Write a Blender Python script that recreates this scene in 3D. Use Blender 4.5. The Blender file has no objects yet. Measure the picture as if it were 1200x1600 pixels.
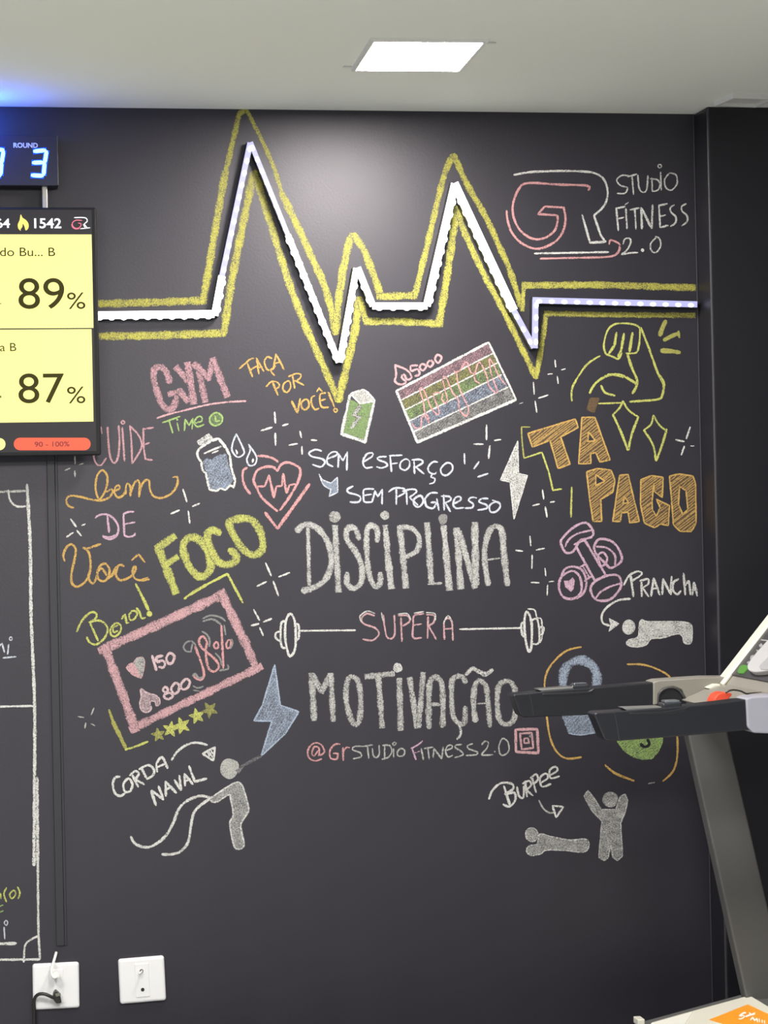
import bpy, bmesh, math, random
from mathutils import Vector, Matrix
from mathutils.geometry import tessellate_polygon

random.seed(7)
SC = bpy.context.scene
COL = SC.collection

# ------------------------------------------------------------------ camera
EYE = Vector((0.0, -5.84, 1.53))
YAW, PITCH, ROLL = math.radians(10.0), math.radians(0.25), math.radians(1.2)
FPX = 3560.0                                   # focal length for the 1200x1600 frame
CF = Vector((math.sin(YAW) * math.cos(PITCH), math.cos(YAW) * math.cos(PITCH), math.sin(PITCH)))
_r0 = Vector((math.cos(YAW), -math.sin(YAW), 0.0))
_u0 = _r0.cross(CF)
CR = _r0 * math.cos(ROLL) - _u0 * math.sin(ROLL)
CU = _u0 * math.cos(ROLL) + _r0 * math.sin(ROLL)
cam = bpy.data.cameras.new('camera')
cam.sensor_fit = 'VERTICAL'
cam.sensor_height = 36.0
cam.lens = FPX / 1600.0 * 36.0
cam.clip_start = 0.05
camo = bpy.data.objects.new('camera', cam)
camo.matrix_world = Matrix(((CR.x, CU.x, -CF.x, EYE.x), (CR.y, CU.y, -CF.y, EYE.y), (CR.z, CU.z, -CF.z, EYE.z), (0, 0, 0, 1)))
COL.objects.link(camo)
SC.camera = camo

# ------------------------------------------------------------------ light and exposure
CEIL = 1.53 + 1.0715
SC.view_settings.view_transform = 'Standard'
SC.view_settings.look = 'None'
SC.view_settings.exposure = 0.0
SC.view_settings.gamma = 1.0
SC.view_settings.use_curve_mapping = False
world = bpy.data.worlds.new('world')
SC.world = world
world.use_nodes = True
world.node_tree.nodes['Background'].inputs[0].default_value = (0.86, 0.93, 1.0, 1)
world.node_tree.nodes['Background'].inputs[1].default_value = 0.34


def area_light(name, loc, sx, sy, power, color=(1, 1, 1), rot=(0, 0, 0)):
    l = bpy.data.lights.new(name, 'AREA')
    l.shape = 'RECTANGLE'
    l.size, l.size_y = sx, sy
    l.energy = power
    l.color = color
    o = bpy.data.objects.new(name, l)
    o.location = loc
    o.rotation_euler = rot
    COL.objects.link(o)
    return o


# unseen fill lamps added at ceiling height outside the frame for ambient light
for i, (x, y, p) in enumerate([(-0.9, -2.6, 78), (0.7, -3.0, 66), (-0.9, -4.8, 76), (0.7, -4.8, 55)]):
    area_light('room_fill_light', (x, y, CEIL - 0.02), 0.5, 0.5, p, (1.0, 0.97, 0.91))


# ------------------------------------------------------------------ image -> place helpers
def ray(px, py):
    return CF * FPX + CR * (px - 600.0) - CU * (py - 800.0)


def W(px, py, Y=0.0):
    """the point of the plane y = Y seen at a pixel"""
    d = ray(px, py)
    return EYE + d * ((Y - EYE.y) / d.y)


def WZ(px, py, Z):
    d = ray(px, py)
    return EYE + d * ((Z - EYE.z) / d.z)


def WP(px, py, p, n):
    d = ray(px, py)
    return EYE + d * ((p - EYE).dot(n) / d.dot(n))


# ------------------------------------------------------------------ materials
def nodes_of(name):
    m = bpy.data.materials.new(name)
    m.use_nodes = True
    nt = m.node_tree
    return m, nt, nt.nodes['Principled BSDF']


def plain(name, col, rough=0.5, metal=0.0, spec=0.5, bump=0.0, scale=200.0, var=0.0):
    m, nt, b = nodes_of(name)
    b.inputs['Base Color'].default_value = (*col, 1)
    b.inputs['Roughness'].default_value = rough
    b.inputs['Metallic'].default_value = metal
    b.inputs['Specular IOR Level'].default_value = spec
    if bump or var:
        g = nt.nodes.new('ShaderNodeNewGeometry')
        n = nt.nodes.new('ShaderNodeTexNoise')
        n.inputs['Scale'].default_value = scale
        n.inputs['Detail'].default_value = 4
        nt.links.new(g.outputs['Position'], n.inputs['Vector'])
        if bump:
            bp = nt.nodes.new('ShaderNodeBump')
            bp.inputs['Strength'].default_value = bump
            bp.inputs['Distance'].default_value = 0.002
            nt.links.new(n.outputs['Fac'], bp.inputs['Height'])
            nt.links.new(bp.outputs['Normal'], b.inputs['Normal'])
        if var:
            mx = nt.nodes.new('ShaderNodeMix')
            mx.data_type = 'RGBA'
            mx.inputs[6].default_value = (*[c * (1 - var) for c in col], 1)
            mx.inputs[7].default_value = (*[min(1, c * (1 + var)) for c in col], 1)
            nt.links.new(n.outputs['Fac'], mx.inputs[0])
            nt.links.new(mx.outputs[2], b.inputs['Base Color'])
    return m


def emit(name, col, strength):
    m, nt, b = nodes_of(name)
    b.inputs['Base Color'].default_value = (*[c * 0.25 for c in col], 1)
    b.inputs['Roughness'].default_value = 0.4
    b.inputs['Emission Color'].default_value = (*col, 1)
    b.inputs['Emission Strength'].default_value = strength
    return m


WALL_COL = (0.0155, 0.0145, 0.0215)


def wall_shader(nt, b):
    """matt black board paint: faint roller mottling, soft sheen"""
    g = nt.nodes.new('ShaderNodeNewGeometry')
    mp = nt.nodes.new('ShaderNodeMapping')
    mp.inputs['Scale'].default_value = (1, 1, 0.45)
    nt.links.new(g.outputs['Position'], mp.inputs['Vector'])
    n = nt.nodes.new('ShaderNodeTexNoise')
    n.inputs['Scale'].default_value = 9
    n.inputs['Detail'].default_value = 6
    nt.links.new(mp.outputs['Vector'], n.inputs['Vector'])
    mx = nt.nodes.new('ShaderNodeMix')
    mx.data_type = 'RGBA'
    mx.inputs[6].default_value = (*[c * 0.8 for c in WALL_COL], 1)
    mx.inputs[7].default_value = (*[c * 1.25 for c in WALL_COL], 1)
    nt.links.new(n.outputs['Fac'], mx.inputs[0])
    nt.links.new(mx.outputs[2], b.inputs['Base Color'])
    n2 = nt.nodes.new('ShaderNodeTexNoise')
    n2.inputs['Scale'].default_value = 160
    n2.inputs['Detail'].default_value = 3
    nt.links.new(g.outputs['Position'], n2.inputs['Vector'])
    bp = nt.nodes.new('ShaderNodeBump')
    bp.inputs['Strength'].default_value = 0.10
    bp.inputs['Distance'].default_value = 0.003
    nt.links.new(n2.outputs['Fac'], bp.inputs['Height'])
    nt.links.new(bp.outputs['Normal'], b.inputs['Normal'])
    b.inputs['Roughness'].default_value = 0.45
    b.inputs['Specular Tint'].default_value = (0.96, 0.93, 1.0, 1)
    b.inputs['Specular IOR Level'].default_value = 0.68
    return g


def wall_mat():
    m, nt, b = nodes_of('black_board_paint')
    wall_shader(nt, b)
    return m


CHALK = {
    'white': (0.76, 0.76, 0.74), 'pale': (0.60, 0.60, 0.58), 'grey': (0.50, 0.50, 0.48), 'dim': (0.30, 0.30, 0.30), 'ice': (0.66, 0.70, 0.80),
    'yellow': (0.55, 0.52, 0.11), 'lime': (0.60, 0.62, 0.17), 'olive': (0.42, 0.41, 0.12), 'green': (0.36, 0.52, 0.18), 'leaf': (0.20, 0.29, 0.13),
    'orange': (0.66, 0.42, 0.13), 'amber': (0.52, 0.34, 0.12), 'brown': (0.15, 0.10, 0.06), 'pink': (0.66, 0.40, 0.43), 'rose': (0.58, 0.34, 0.38), 'coral': (0.70, 0.36, 0.37),
    'blush': (0.70, 0.52, 0.55), 'lilac': (0.66, 0.44, 0.56), 'blue': (0.42, 0.50, 0.64), 'steel': (0.27, 0.31, 0.39), 'bare': (0.02, 0.02, 0.025),
}
CHALK = {k: tuple(round(c * 0.76, 3) for c in v) if k != 'bare' else v for k, v in CHALK.items()}
_chalk = {}


def chalk(color, cov):
    """chalk dragged over board paint: grains of colour, bare paint between them"""
    key = (color, cov)
    if key in _chalk:
        return _chalk[key]
    m, nt, b = nodes_of('chalk_' + color)
    N, L = nt.nodes, nt.links
    b.inputs['Base Color'].default_value = (*CHALK[color], 1)
    b.inputs['Roughness'].default_value = 0.95
    b.inputs['Specular IOR Level'].default_value = 0.1
    pb = N.new('ShaderNodeBsdfPrincipled')
    pb.inputs['Base Color'].default_value = (*WALL_COL, 1)
    pb.inputs['Roughness'].default_value = 0.45
    pb.inputs['Specular Tint'].default_value = (0.96, 0.93, 1.0, 1)
    pb.inputs['Specular IOR Level'].default_value = 0.68
    g = N.new('ShaderNodeNewGeometry')
    n1 = N.new('ShaderNodeTexNoise')
    n1.inputs['Scale'].default_value = 330
    n1.inputs['Detail'].default_value = 2.5
    n1.inputs['Distortion'].default_value = 0.6
    n2 = N.new('ShaderNodeTexNoise')
    n2.inputs['Scale'].default_value = 45
    n2.inputs['Detail'].default_value = 2
    for n in (n1, n2):
        L.new(g.outputs['Position'], n.inputs['Vector'])
    uv = N.new('ShaderNodeUVMap')
    uv.uv_map = 'stroke'
    sx = N.new('ShaderNodeSeparateXYZ')
    L.new(uv.outputs['UV'], sx.inputs[0])

    def mth(op, a, c):
        x = N.new('ShaderNodeMath')
        x.operation = op
        for i, v in enumerate((a, c)):
            if isinstance(v, (int, float)):
                x.inputs[i].default_value = v
            else:
                L.new(v, x.inputs[i])
        return x.outputs[0]
    e = mth('ABSOLUTE', mth('SUBTRACT', sx.outputs['Y'], 0.5), 0)
    e = mth('MULTIPLY', mth('POWER', mth('MULTIPLY', e, 2.0), 4.0), 0.16)
    t = mth('ADD', mth('MULTIPLY', n1.outputs['Fac'], 0.75), mth('MULTIPLY', n2.outputs['Fac'], 0.25))
    t = mth('SUBTRACT', t, e)
    mr = N.new('ShaderNodeMapRange')
    mr.interpolation_type = 'SMOOTHSTEP'
    lo = 0.5 - (cov - 0.5) * 0.42
    soft = 0.10 if cov > 0.7 else 0.15 if cov > 0.58 else 0.24
    mr.inputs['From Min'].default_value = lo - soft
    mr.inputs['From Max'].default_value = lo + soft
    # thicker and thinner dust
    n3 = N.new('ShaderNodeTexNoise')
    n3.inputs['Scale'].default_value = 260
    n3.inputs['Detail'].default_value = 3
    L.new(g.outputs['Position'], n3.inputs['Vector'])
    hv = N.new('ShaderNodeMapRange')
    hv.inputs['From Min'].default_value = 0.3
    hv.inputs['From Max'].default_value = 0.7
    hv.inputs['To Min'].default_value = 0.72
    hv.inputs['To Max'].default_value = 1.22
    L.new(n3.outputs['Fac'], hv.inputs['Value'])
    vm = N.new('ShaderNodeVectorMath')
    vm.operation = 'SCALE'
    vm.inputs[0].default_value = CHALK[color]
    L.new(hv.outputs['Result'], vm.inputs['Scale'])
    L.new(vm.outputs[0], b.inputs['Base Color'])
    L.new(t, mr.inputs['Value'])
    ms = N.new('ShaderNodeMixShader')
    L.new(mr.outputs['Result'], ms.inputs[0])
    L.new(pb.outputs[0], ms.inputs[1])
    L.new(b.outputs[0], ms.inputs[2])
    L.new(ms.outputs[0], N['Material Output'].inputs['Surface'])
    _chalk[key] = m
    return m


# ------------------------------------------------------------------ object helpers
def tag(o, label=None, cat=None, group=None, kind=None):
    if label:
        o['label'] = label
    if cat:
        o['category'] = cat
    if group:
        o['group'] = group
    if kind:
        o['kind'] = kind
    return o


def empty(name, loc, label, cat, group=None):
    o = bpy.data.objects.new(name, None)
    o.empty_display_size = 0.05
    o.location = loc
    COL.objects.link(o)
    bpy.context.view_layer.update()
    return tag(o, label, cat, group)


def obj(name, bm, mat, parent=None, origin=None, smooth=False, label=None):
    me = bpy.data.meshes.new(name)
    bm.normal_update()
    if origin is None:
        origin = Vector((0, 0, 0))
        if bm.verts:
            for v in bm.verts:
                origin += v.co
            origin = origin / len(bm.verts)
    origin = Vector(origin)
    for v in bm.verts:
        v.co -= origin
    bm.to_mesh(me)
    bm.free()
    if smooth:
        for p in me.polygons:
            p.use_smooth = True
    for m in (mat if isinstance(mat, list) else [mat]):
        me.materials.append(m)
    o = bpy.data.objects.new(name, me)
    COL.objects.link(o)
    po = Vector((0, 0, 0))
    if parent:
        o.parent = parent
        q = parent
        while q:
            po += q.location
            q = q.parent
    o.location = origin - po
    if label:
        o['label'] = label
    return o


def box_bm(x0, x1, y0, y1, z0, z1, bevel=0.0, seg=2, bm=None):
    own = bm is None
    b = bmesh.new()
    bmesh.ops.create_cube(b, size=1)
    for v in b.verts:
        v.co = Vector((x0 + (v.co.x + .5) * (x1 - x0), y0 + (v.co.y + .5) * (y1 - y0), z0 + (v.co.z + .5) * (z1 - z0)))
    if bevel:
        bmesh.ops.bevel(b, geom=b.edges[:] + b.verts[:], offset=bevel, segments=seg, affect='EDGES', profile=0.5)
    if own:
        return b
    me = bpy.data.meshes.new('tmp')
    b.to_mesh(me)
    b.free()
    bm.from_mesh(me)
    bpy.data.meshes.remove(me)
    return bm


def prism_bm(pts, axis, bevel=0.0, seg=2):
    """polygon of points pushed along a vector"""
    b = bmesh.new()
    axis = Vector(axis)
    vs = [b.verts.new(p) for p in pts]
    f = b.faces.new(vs)
    r = bmesh.ops.extrude_face_region(b, geom=[f])
    for v in [g for g in r['geom'] if isinstance(g, bmesh.types.BMVert)]:
        v.co += axis
    bmesh.ops.recalc_face_normals(b, faces=b.faces[:])
    if bevel:
        bmesh.ops.bevel(b, geom=b.edges[:], offset=bevel, segments=seg, affect='EDGES', profile=0.5, clamp_overlap=True)
    return b


def tube_bm(pts, r, n=10, bm=None, closed=False):
    b = bm or bmesh.new()
    pts = [Vector(p) for p in pts]
    rings = []
    up = Vector((0.13, 0.31, 0.94))
    m = len(pts)
    for i, p in enumerate(pts):
        a = pts[(i - 1) % m] if closed else pts[max(0, i - 1)]
        c = pts[(i + 1) % m] if closed else pts[min(m - 1, i + 1)]
        t = (c - a).normalized()
        u = t.cross(up)
        if u.length < 1e-4:
            u = t.cross(Vector((1, 0, 0)))
        u.normalize()
        w = t.cross(u)
        rr = r[i] if isinstance(r, (list, tuple)) else r
        rings.append([b.verts.new(p + u * rr * math.cos(2 * math.pi * k / n) + w * rr * math.sin(2 * math.pi * k / n)) for k in range(n)])
    for i in range(m if closed else m - 1):
        A, B = rings[i], rings[(i + 1) % m]
        for k in range(n):
            b.faces.new((A[k], A[(k + 1) % n], B[(k + 1) % n], B[k]))
    if not closed:
        b.faces.new(rings[0][::-1])
        b.faces.new(rings[-1])
    return b


def cyl_bm(c, axis, r, h, n=28, r2=None, bevel=0.0):
    b = bmesh.new()
    bmesh.ops.create_cone(b, cap_ends=True, segments=n, radius1=r, radius2=r if r2 is None else r2, depth=h)
    if bevel:
        es = [e for e in b.edges if abs(e.verts[0].co.z - e.verts[1].co.z) < 1e-6]
        bmesh.ops.bevel(b, geom=es, offset=bevel, segments=2, affect='EDGES')
    q = Vector((0, 0, 1)).rotation_difference(Vector(axis).normalized())
    for v in b.verts:
        v.co = q @ v.co + Vector(c)
    return b


# ------------------------------------------------------------------ strokes on a flat face
def catmull(pts, closed=False, step=2.2):
    n = len(pts)
    if n < 3:
        return dense(pts, step)
    out = []
    for i in range(n if closed else n - 1):
        p0 = pts[(i - 1) % n] if closed or i > 0 else pts[0]
        p1, p2 = pts[i], pts[(i + 1) % n]
        p3 = pts[(i + 2) % n] if closed or i + 2 < n else pts[-1]
        k = max(2, int(math.hypot(p2[0] - p1[0], p2[1] - p1[1]) / step))
        for j in range(k):
            t = j / k
            out.append(tuple(0.5 * (2 * b + (c - a) * t + (2 * a - 5 * b + 4 * c - d) * t * t + (3 * b - a - 3 * c + d) * t ** 3)
                             for a, b, c, d in zip(p0, p1, p2, p3)))
    if not closed:
        out.append(tuple(pts[-1]))
    return out


def dense(pts, step=2.5):
    out = []
    for a, b in zip(pts, pts[1:]):
        k = max(1, int(math.hypot(b[0] - a[0], b[1] - a[1]) / step))
        out += [(a[0] + (b[0] - a[0]) * j / k, a[1] + (b[1] - a[1]) * j / k) for j in range(k)]
    out.append(tuple(pts[-1]))
    return out


class Flat:
    """gathers strokes and filled shapes drawn on a flat face; place(px, py, lift) gives the 3-D point"""

    def __init__(self, place, rough=0.16):
        self.bm = bmesh.new()
        self.uv = self.bm.loops.layers.uv.new('stroke')
        self.place = place
        self.rough = rough
        self.lift = 0

    def ribbon(self, pts, w, closed=False, taper=True):
        n = len(pts)
        if n < 2:
            return
        self.lift += 1
        L = self.lift
        cols = []
        ph = random.random() * 6
        acc = 0
        for i, p in enumerate(pts):
            a = pts[(i - 1) % n] if closed else pts[max(0, i - 1)]
            c = pts[(i + 1) % n] if closed else pts[min(n - 1, i + 1)]
            tx, ty = c[0] - a[0], c[1] - a[1]
            l = math.hypot(tx, ty) or 1
            tx, ty = tx / l, ty / l
            acc += l / 2
            ww = w * (1 + self.rough * (0.6 * math.sin(acc * 0.16 + ph) + random.uniform(-.6, .6)))
            if taper and not closed and i in (0, n - 1):
                ww *= 0.55
            j1, j2 = (random.uniform(-.25, .25) * min(1.2, w * .12) * (self.rough > 0) for _ in range(2))
            ex = (0 if closed else (-1 if i == 0 else 1 if i == n - 1 else 0)) * w * 0.22
            cx, cy = p[0] + tx * ex, p[1] + ty * ex
            h = ww / 2
            row = [self.bm.verts.new(self.place(cx + ty * (h + j1) * s, cy - tx * (h + j1) * s, L + 0.9 * i / n)) for s in (-1, 0, 1)]
            cols.append(row)
        for i in range(n if closed else n - 1):
            A, B = cols[i], cols[(i + 1) % n]
            for k in (0, 1):
                f = self.bm.faces.new((A[k], A[k + 1], B[k + 1], B[k]))
                vv = (k / 2, (k + 1) / 2, (k + 1) / 2, k / 2)
                for lp, v in zip(f.loops, vv):
                    lp[self.uv].uv = (0.0, v)

    def fill(self, polys):
        """even-odd area: first polygon outer, the others holes"""
        self.lift += 1
        L = self.lift
        vv = [[Vector((p[0], p[1], 0)) for p in poly] for poly in polys]
        flat = [p for poly in vv for p in poly]
        vs = [self.bm.verts.new(self.place(p.x, p.y, L)) for p in flat]
        for t in tessellate_polygon(vv):
            try:
                f = self.bm.faces.new([vs[i] for i in t])
            except ValueError:
                continue
            for lp in f.loops:
                lp[self.uv].uv = (0.0, 0.5)

    def hatch(self, polys, ang, gap, w):
        ca, sa = math.cos(math.radians(ang)), math.sin(math.radians(ang))
        R = [[(x * ca + y * sa, -x * sa + y * ca) for x, y in poly] for poly in polys]
        y0 = min(p[1] for q in R for p in q)
        y1 = max(p[1] for q in R for p in q)
        y = y0 + gap * 0.6
        L0 = self.lift
        while y < y1:
            xs = []
            yy = y + random.uniform(-.2, .2) * gap
            for q in R:
                for a, b in zip(q, q[1:] + q[:1]):
                    if (a[1] > yy) != (b[1] > yy):
                        xs.append(a[0] + (yy - a[1]) / (b[1] - a[1]) * (b[0] - a[0]))
            xs.sort()
            for a, b in zip(xs[::2], xs[1::2]):
                if b - a > 1.5:
                    t = random.uniform(-.5, .5) * gap * .5
                    seg = [(a, yy - t), ((a + b) / 2, yy + random.uniform(-.2, .2) * gap), (b, yy + t)]
                    self.lift = L0 + (self.lift - L0) % 3
                    self.ribbon(dense([(u * ca - v * sa, u * sa + v * ca) for u, v in seg], 4), w)
            y += gap * random.uniform(.8, 1.2)
        self.lift = L0 + 4

    def strokes(self, text, crop=(0, 0, 1)):
        ox, oy, k = crop
        for line in text.strip().splitlines():
            line = line.strip()
            if not line:
                continue
            head, *rest = line.split()
            kind, wid = head[0], [float(v) for v in head[1:].split(',')] if len(head) > 1 else [3.0]
            polys = [[]]
            for tok in rest:
                if tok == '/':
                    polys.append([])
                    continue
                x, y = tok.split(',')
                polys[-1].append((ox + float(x) / k, oy + float(y) / k))
            pts = polys[0]
            if kind == '~':
                self.ribbon(catmull(pts), wid[0])
            elif kind == 'o':
                self.ribbon(catmull(pts, True), wid[0], True)
            elif kind in '-z':
                q = pts + (pts[:1] if kind == 'z' else [])
                for a, b in zip(q, q[1:]):
                    self.ribbon(dense([a, b]), wid[0], taper=wid[0] < 7)
            elif kind == 'F':
                self.fill(polys)
            elif kind == 'f':
                self.fill([catmull(p, True) for p in polys])
            elif kind == 'h':
                self.hatch(polys, wid[1], wid[2], wid[0])
            elif kind == 'c':          # dot: centre, radius in crop pixels as the width
                x, y = pts[0]
                r = wid[0] / k
                self.fill([[(x + r * (1 + random.uniform(-.1, .1)) * math.cos(a * math.pi / 9), y + r * (1 + random.uniform(-.1, .1)) * math.sin(a * math.pi / 9)) for a in range(18)]])


CHALK_LAYER = [0]


def draw(name, label, cat, text, crop=(0, 0, 1), group=None, place=None):
    """a chalk drawing: lines starting with @ open a part: @part colour coverage"""
    parts = []
    for line in text.strip().splitlines():
        line = line.strip()
        if line.startswith('@'):
            a = line[1:].split()
            parts.append([a[0], a[1], float(a[2]) if len(a) > 2 else 0.8, '', ' '.join(a[3:])])
        elif line:
            parts[-1][3] += line + '\n'
    CHALK_LAYER[0] += 1
    made = []
    done = 0
    for nm, col, cov, body, lab in parts:
        base = 0.0003 + done * 0.00001
        pl = place or (lambda x, y, L, base=base: W(x, y, 0) + Vector((0, -(base + L * 0.00001), 0)))
        fl = Flat(pl)
        fl.strokes(body, crop)
        done += fl.lift
        made.append((nm, col, cov, fl.bm, lab))
    if len(made) == 1:
        nm, col, cov, bm, lab = made[0]
        o = obj(name, bm, chalk(col, cov))
        return tag(o, label, cat, group)
    c = Vector((0, 0, 0))
    k = 0
    for m in made:
        for v in m[3].verts:
            c += v.co
            k += 1
    c /= k
    t = empty(name, c, label, cat, group)
    for nm, col, cov, bm, lab in made:
        obj(nm, bm, chalk(col, cov), t, label=lab or None)
    return t


def text_bm(s, p00, p11, shear=0.0, bold=0.0):
    """lettering as a flat mesh fitted between two points of a face y = const"""
    cu = bpy.data.curves.new('text', 'FONT')
    cu.body = s
    cu.shear = shear
    cu.offset = bold
    cu.resolution_u = 6
    o = bpy.data.objects.new('text', cu)
    COL.objects.link(o)
    bpy.context.view_layer.update()
    me = bpy.data.meshes.new_from_object(o.evaluated_get(bpy.context.evaluated_depsgraph_get()))
    bpy.data.objects.remove(o)
    bpy.data.curves.remove(cu)
    b = bmesh.new()
    b.from_mesh(me)
    bpy.data.meshes.remove(me)
    x0, x1 = min(v.co.x for v in b.verts), max(v.co.x for v in b.verts)
    y0, y1 = min(v.co.y for v in b.verts), max(v.co.y for v in b.verts)
    for v in b.verts:
        u, w = (v.co.x - x0) / (x1 - x0), (v.co.y - y0) / (y1 - y0)
        v.co = Vector((p00.x + (p11.x - p00.x) * u, p00.y, p00.z + (p11.z - p00.z) * w))
    return b


def copy_obj(o, parent=None):
    c = o.copy()
    COL.objects.link(c)
    c.parent = parent
    return c
# ------------------------------------------------------------------ structure
M_WALL = wall_mat()
M_CEIL = plain('white_ceiling_paint', (0.84, 0.86, 0.81), 0.9, bump=0.05, scale=120)
M_FLOOR = plain('grey_rubber_floor', (0.46, 0.46, 0.44), 0.7, bump=0.2, scale=300)
WX = W(1097.5, 800).x                              # where the board wall meets the pilaster
PY = WZ(1104, 166.5, CEIL).y                       # pilaster face
tag(obj('wall_back', box_bm(-2.2, WX, 0, 0.12, 0, CEIL), M_WALL), kind='structure')
tag(obj('wall_right', box_bm(WX, 3.4, PY, 0.12, 0, CEIL, bevel=0.006), plain('shaded_pilaster_paint', (0.0105, 0.010, 0.0145), 0.45, spec=0.4, bump=0.1, scale=160)), kind='structure')  # board paint again, with the right side's shade put into a darker, duller colour
tag(obj('ceiling', box_bm(-2.2, 3.4, -7.0, 0.12, CEIL, CEIL + 0.1), M_CEIL), kind='structure')
tag(obj('floor', box_bm(-2.2, 3.4, -7.0, 0.12, -0.1, 0), M_FLOOR), kind='structure')
tag(obj('wall_side_blocker', box_bm(3.4, 3.52, -7.0, 0.12, 0, CEIL), M_WALL), kind='structure')  # unseen dark wall, added to block ambient light from the right
M_BEAD = plain('painted_corner_bead', (0.04, 0.037, 0.045), 0.4)
tag(obj('trim_1', box_bm(WX - .003, WX, -.003, 0, 0, CEIL, bevel=.001), M_BEAD), kind='structure')
tag(obj('trim_2', cyl_bm((WX + .0035, PY + .0035, CEIL / 2), (0, 0, 1), .004, CEIL - .004, 12), M_BEAD), kind='structure')
# ------------------------------------------------------------------ chalk drawings on the black wall
LET, DRW, SPK = 'lettering', 'drawing', 'sparkle'

# heartbeat outline around the light strip
draw('chalk_heartbeat_outline', 'long yellow chalk heartbeat outline running around the lit zigzag strip', DRW, '''
@upper_line yellow 0.64
-13 148,475 240,472.5 320,469.5
~12.5 317,471 330,397 341,331 352.6,267
~9.5 352.6,267 368,203 374,179 383,172
~7 386,173 403.6,208 426,257 441.5,305
~12 440,302 467.5,359 493.5,416 503,436 517,481 524,521
~12.5 524,521 527,490 532,443 540,401 549,368
~6 535,452 541,412 548,378
~12.5 549,367 553,367
~12 552,367 568,390 580,420 591,450 594,466
-12 591,463.5 649,461.5
~10.5 648,464 656.6,427 666,390 683,317 695.6,269 707.7,243
~10 709,242 729.7,288 756.5,334.5 776,376 795.5,420 815,480
-7 816,485 818.5,442
-11.5 818,446 930,445 1084.6,449.5
@lower_line yellow 0.64
-13 148,525.5 250,524 350,520.5
~13 349.5,522 361,445 375,374 387,314 396.5,270
~12 398,268 409,307 424,353 435,389.7 453.7,448 477,508.7 500,560 529.5,626
~13 529.5,626 544.7,560 556,508.7 561,466
-11 562,467 571,500
-12 571,502.5 620,502 689.5,506
~12.5 686,507 698,434.5 707.7,366 713,324
~10 716,327 725,361 756.5,429.6 788,488 815,544 838,590
~3 718,340 740,388 765,442
~9 838,588 846.7,537 853,490.5
-9 852,490 940,491.5 1084.6,493
''')

T = (760, 80, 2.727)
draw('chalk_logo', 'red and white chalk two-letter logo with double underline at the upper right', 'logo', '''
@white_letter white 0.74
~3.6 118,527 180,516 250,512 330,510 400,512 455,518 495,540 515,585 512,635 492,670 458,700
~3.8 458,700 472,740 488,785 508,812
-4 508,812 440,816
-3.6 441,815 408,698
-3.2 205,862 520,856
@red_letter coral 0.74
~3.8 435,592 428,573 300,568 175,562 135,592 112,660 120,720 150,770 200,800 250,795 290,765 303,725 302,700
-3.6 302,699 220,694 248,662 328,666
~3.8 329,665 337,720 320,780 280,820 215,842 150,818 108,772 90,720 86,680
-3.2 230,884 400,880
~3.4 400,880 540,872 568,826 530,805 523,822
''', T)
draw('chalk_lettering', 'white chalk words STUDIO FITNESS 2.0 beside the red and white logo', LET, '''
@word white 0.72
~2.6 605,530 575,530 555,550 572,572 600,582 590,605 557,606
-2.6 602,535 640,524
-2.6 620,530 627,610
~2.8 645,528 650,580 663,600 682,592 688,530
-2.6 705,540 707,598
~2.6 697,543 728,548 740,568 730,592 707,598
-2.6 742,515 745,592
o2.2 730,490 738,482 747,489 739,498
~2.6 782,518 760,545 764,580 788,592 812,565 808,528 786,520
@word white 0.74
-3.2 553,668 562,764
-3 553,670 590,662
-3 556,715 585,708
-3 594,672 599,756
-2 590,655 604,644
-3 612,676 650,668
-3 632,672 637,758
-4 662,756 660,668
-4 662,670 704,756
-3.4 704,756 708,656
-3 735,655 740,750
-3 735,658 770,650
-3 738,705 762,698
-3 740,752 774,742
~3 800,655 783,668 788,688 806,705 806,730 785,746
~3 850,650 832,662 834,682 854,700 855,725 832,744
@number white 0.7
~2.6 582,822 590,800 610,798 615,815 598,848 576,866 610,860 645,858
c7 665,848
~2.6 722,795 700,820 702,848 722,858 742,830 738,800 720,790
''', T)

A = (80, 540, 3.75)
draw('chalk_lettering', 'thick pink chalk word GYM tilted upward above its underline', LET, '''
@letter rose 0.6
~11 695,215 672,150 640,125 605,140 602,200 620,270 650,345 690,375 722,350 735,300
-10 690,285 755,268
@letter rose 0.6
-11 732,130 812,215
-12 800,105 834,335
-11 752,268 800,325
@letter rose 0.6
-11 858,115 903,325
-11 838,108 925,192
-10.5 922,195 950,82
-11.5 948,80 1030,295
@underline pink 0.78
~3 620,425 690,402 760,385 900,350 1020,332 1140,325
''', A)
draw('chalk_lettering', 'small green chalk word TIME with a little clock beneath the pink word', LET, '''
@word green 0.76
-2.6 652,452 755,415
-2.6 690,438 712,512
-2.6 738,452 748,500
c6 738,434
-2.6 780,498 785,432
-2.6 785,432 808,468
-2.6 808,468 830,427
-2.6 830,427 825,490
~2.6 835,455 882,442 880,418 858,418 838,450 856,476 895,462
@clock_face leaf 0.5
F 965,395 935,420 935,452 962,468 995,448 997,416
@clock green 0.76
o3 965,392 932,418 932,452 962,470 998,450 1000,414
-3 960,412 965,445
-3 965,445 988,440
''', A)
draw('chalk_lettering', 'thin pink chalk word CUIDE partly hidden by the television corner', LET, '''
@word rose 0.76
~3 297,515 290,478 268,472 248,540 245,620 260,685 290,702 322,660
~3.4 330,478 338,600 350,665 372,688 392,650 400,560 395,470
-3.4 416,480 430,675
o2.6 410,450 420,440 431,450 421,461
~3.2 462,470 470,570 474,690
~3 465,475 515,530 530,590 505,645 474,690
~3.2 540,485 542,590 552,665
-3 540,490 598,480
-2.8 542,582 575,570
-3 550,666 592,670
''', A)
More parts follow.
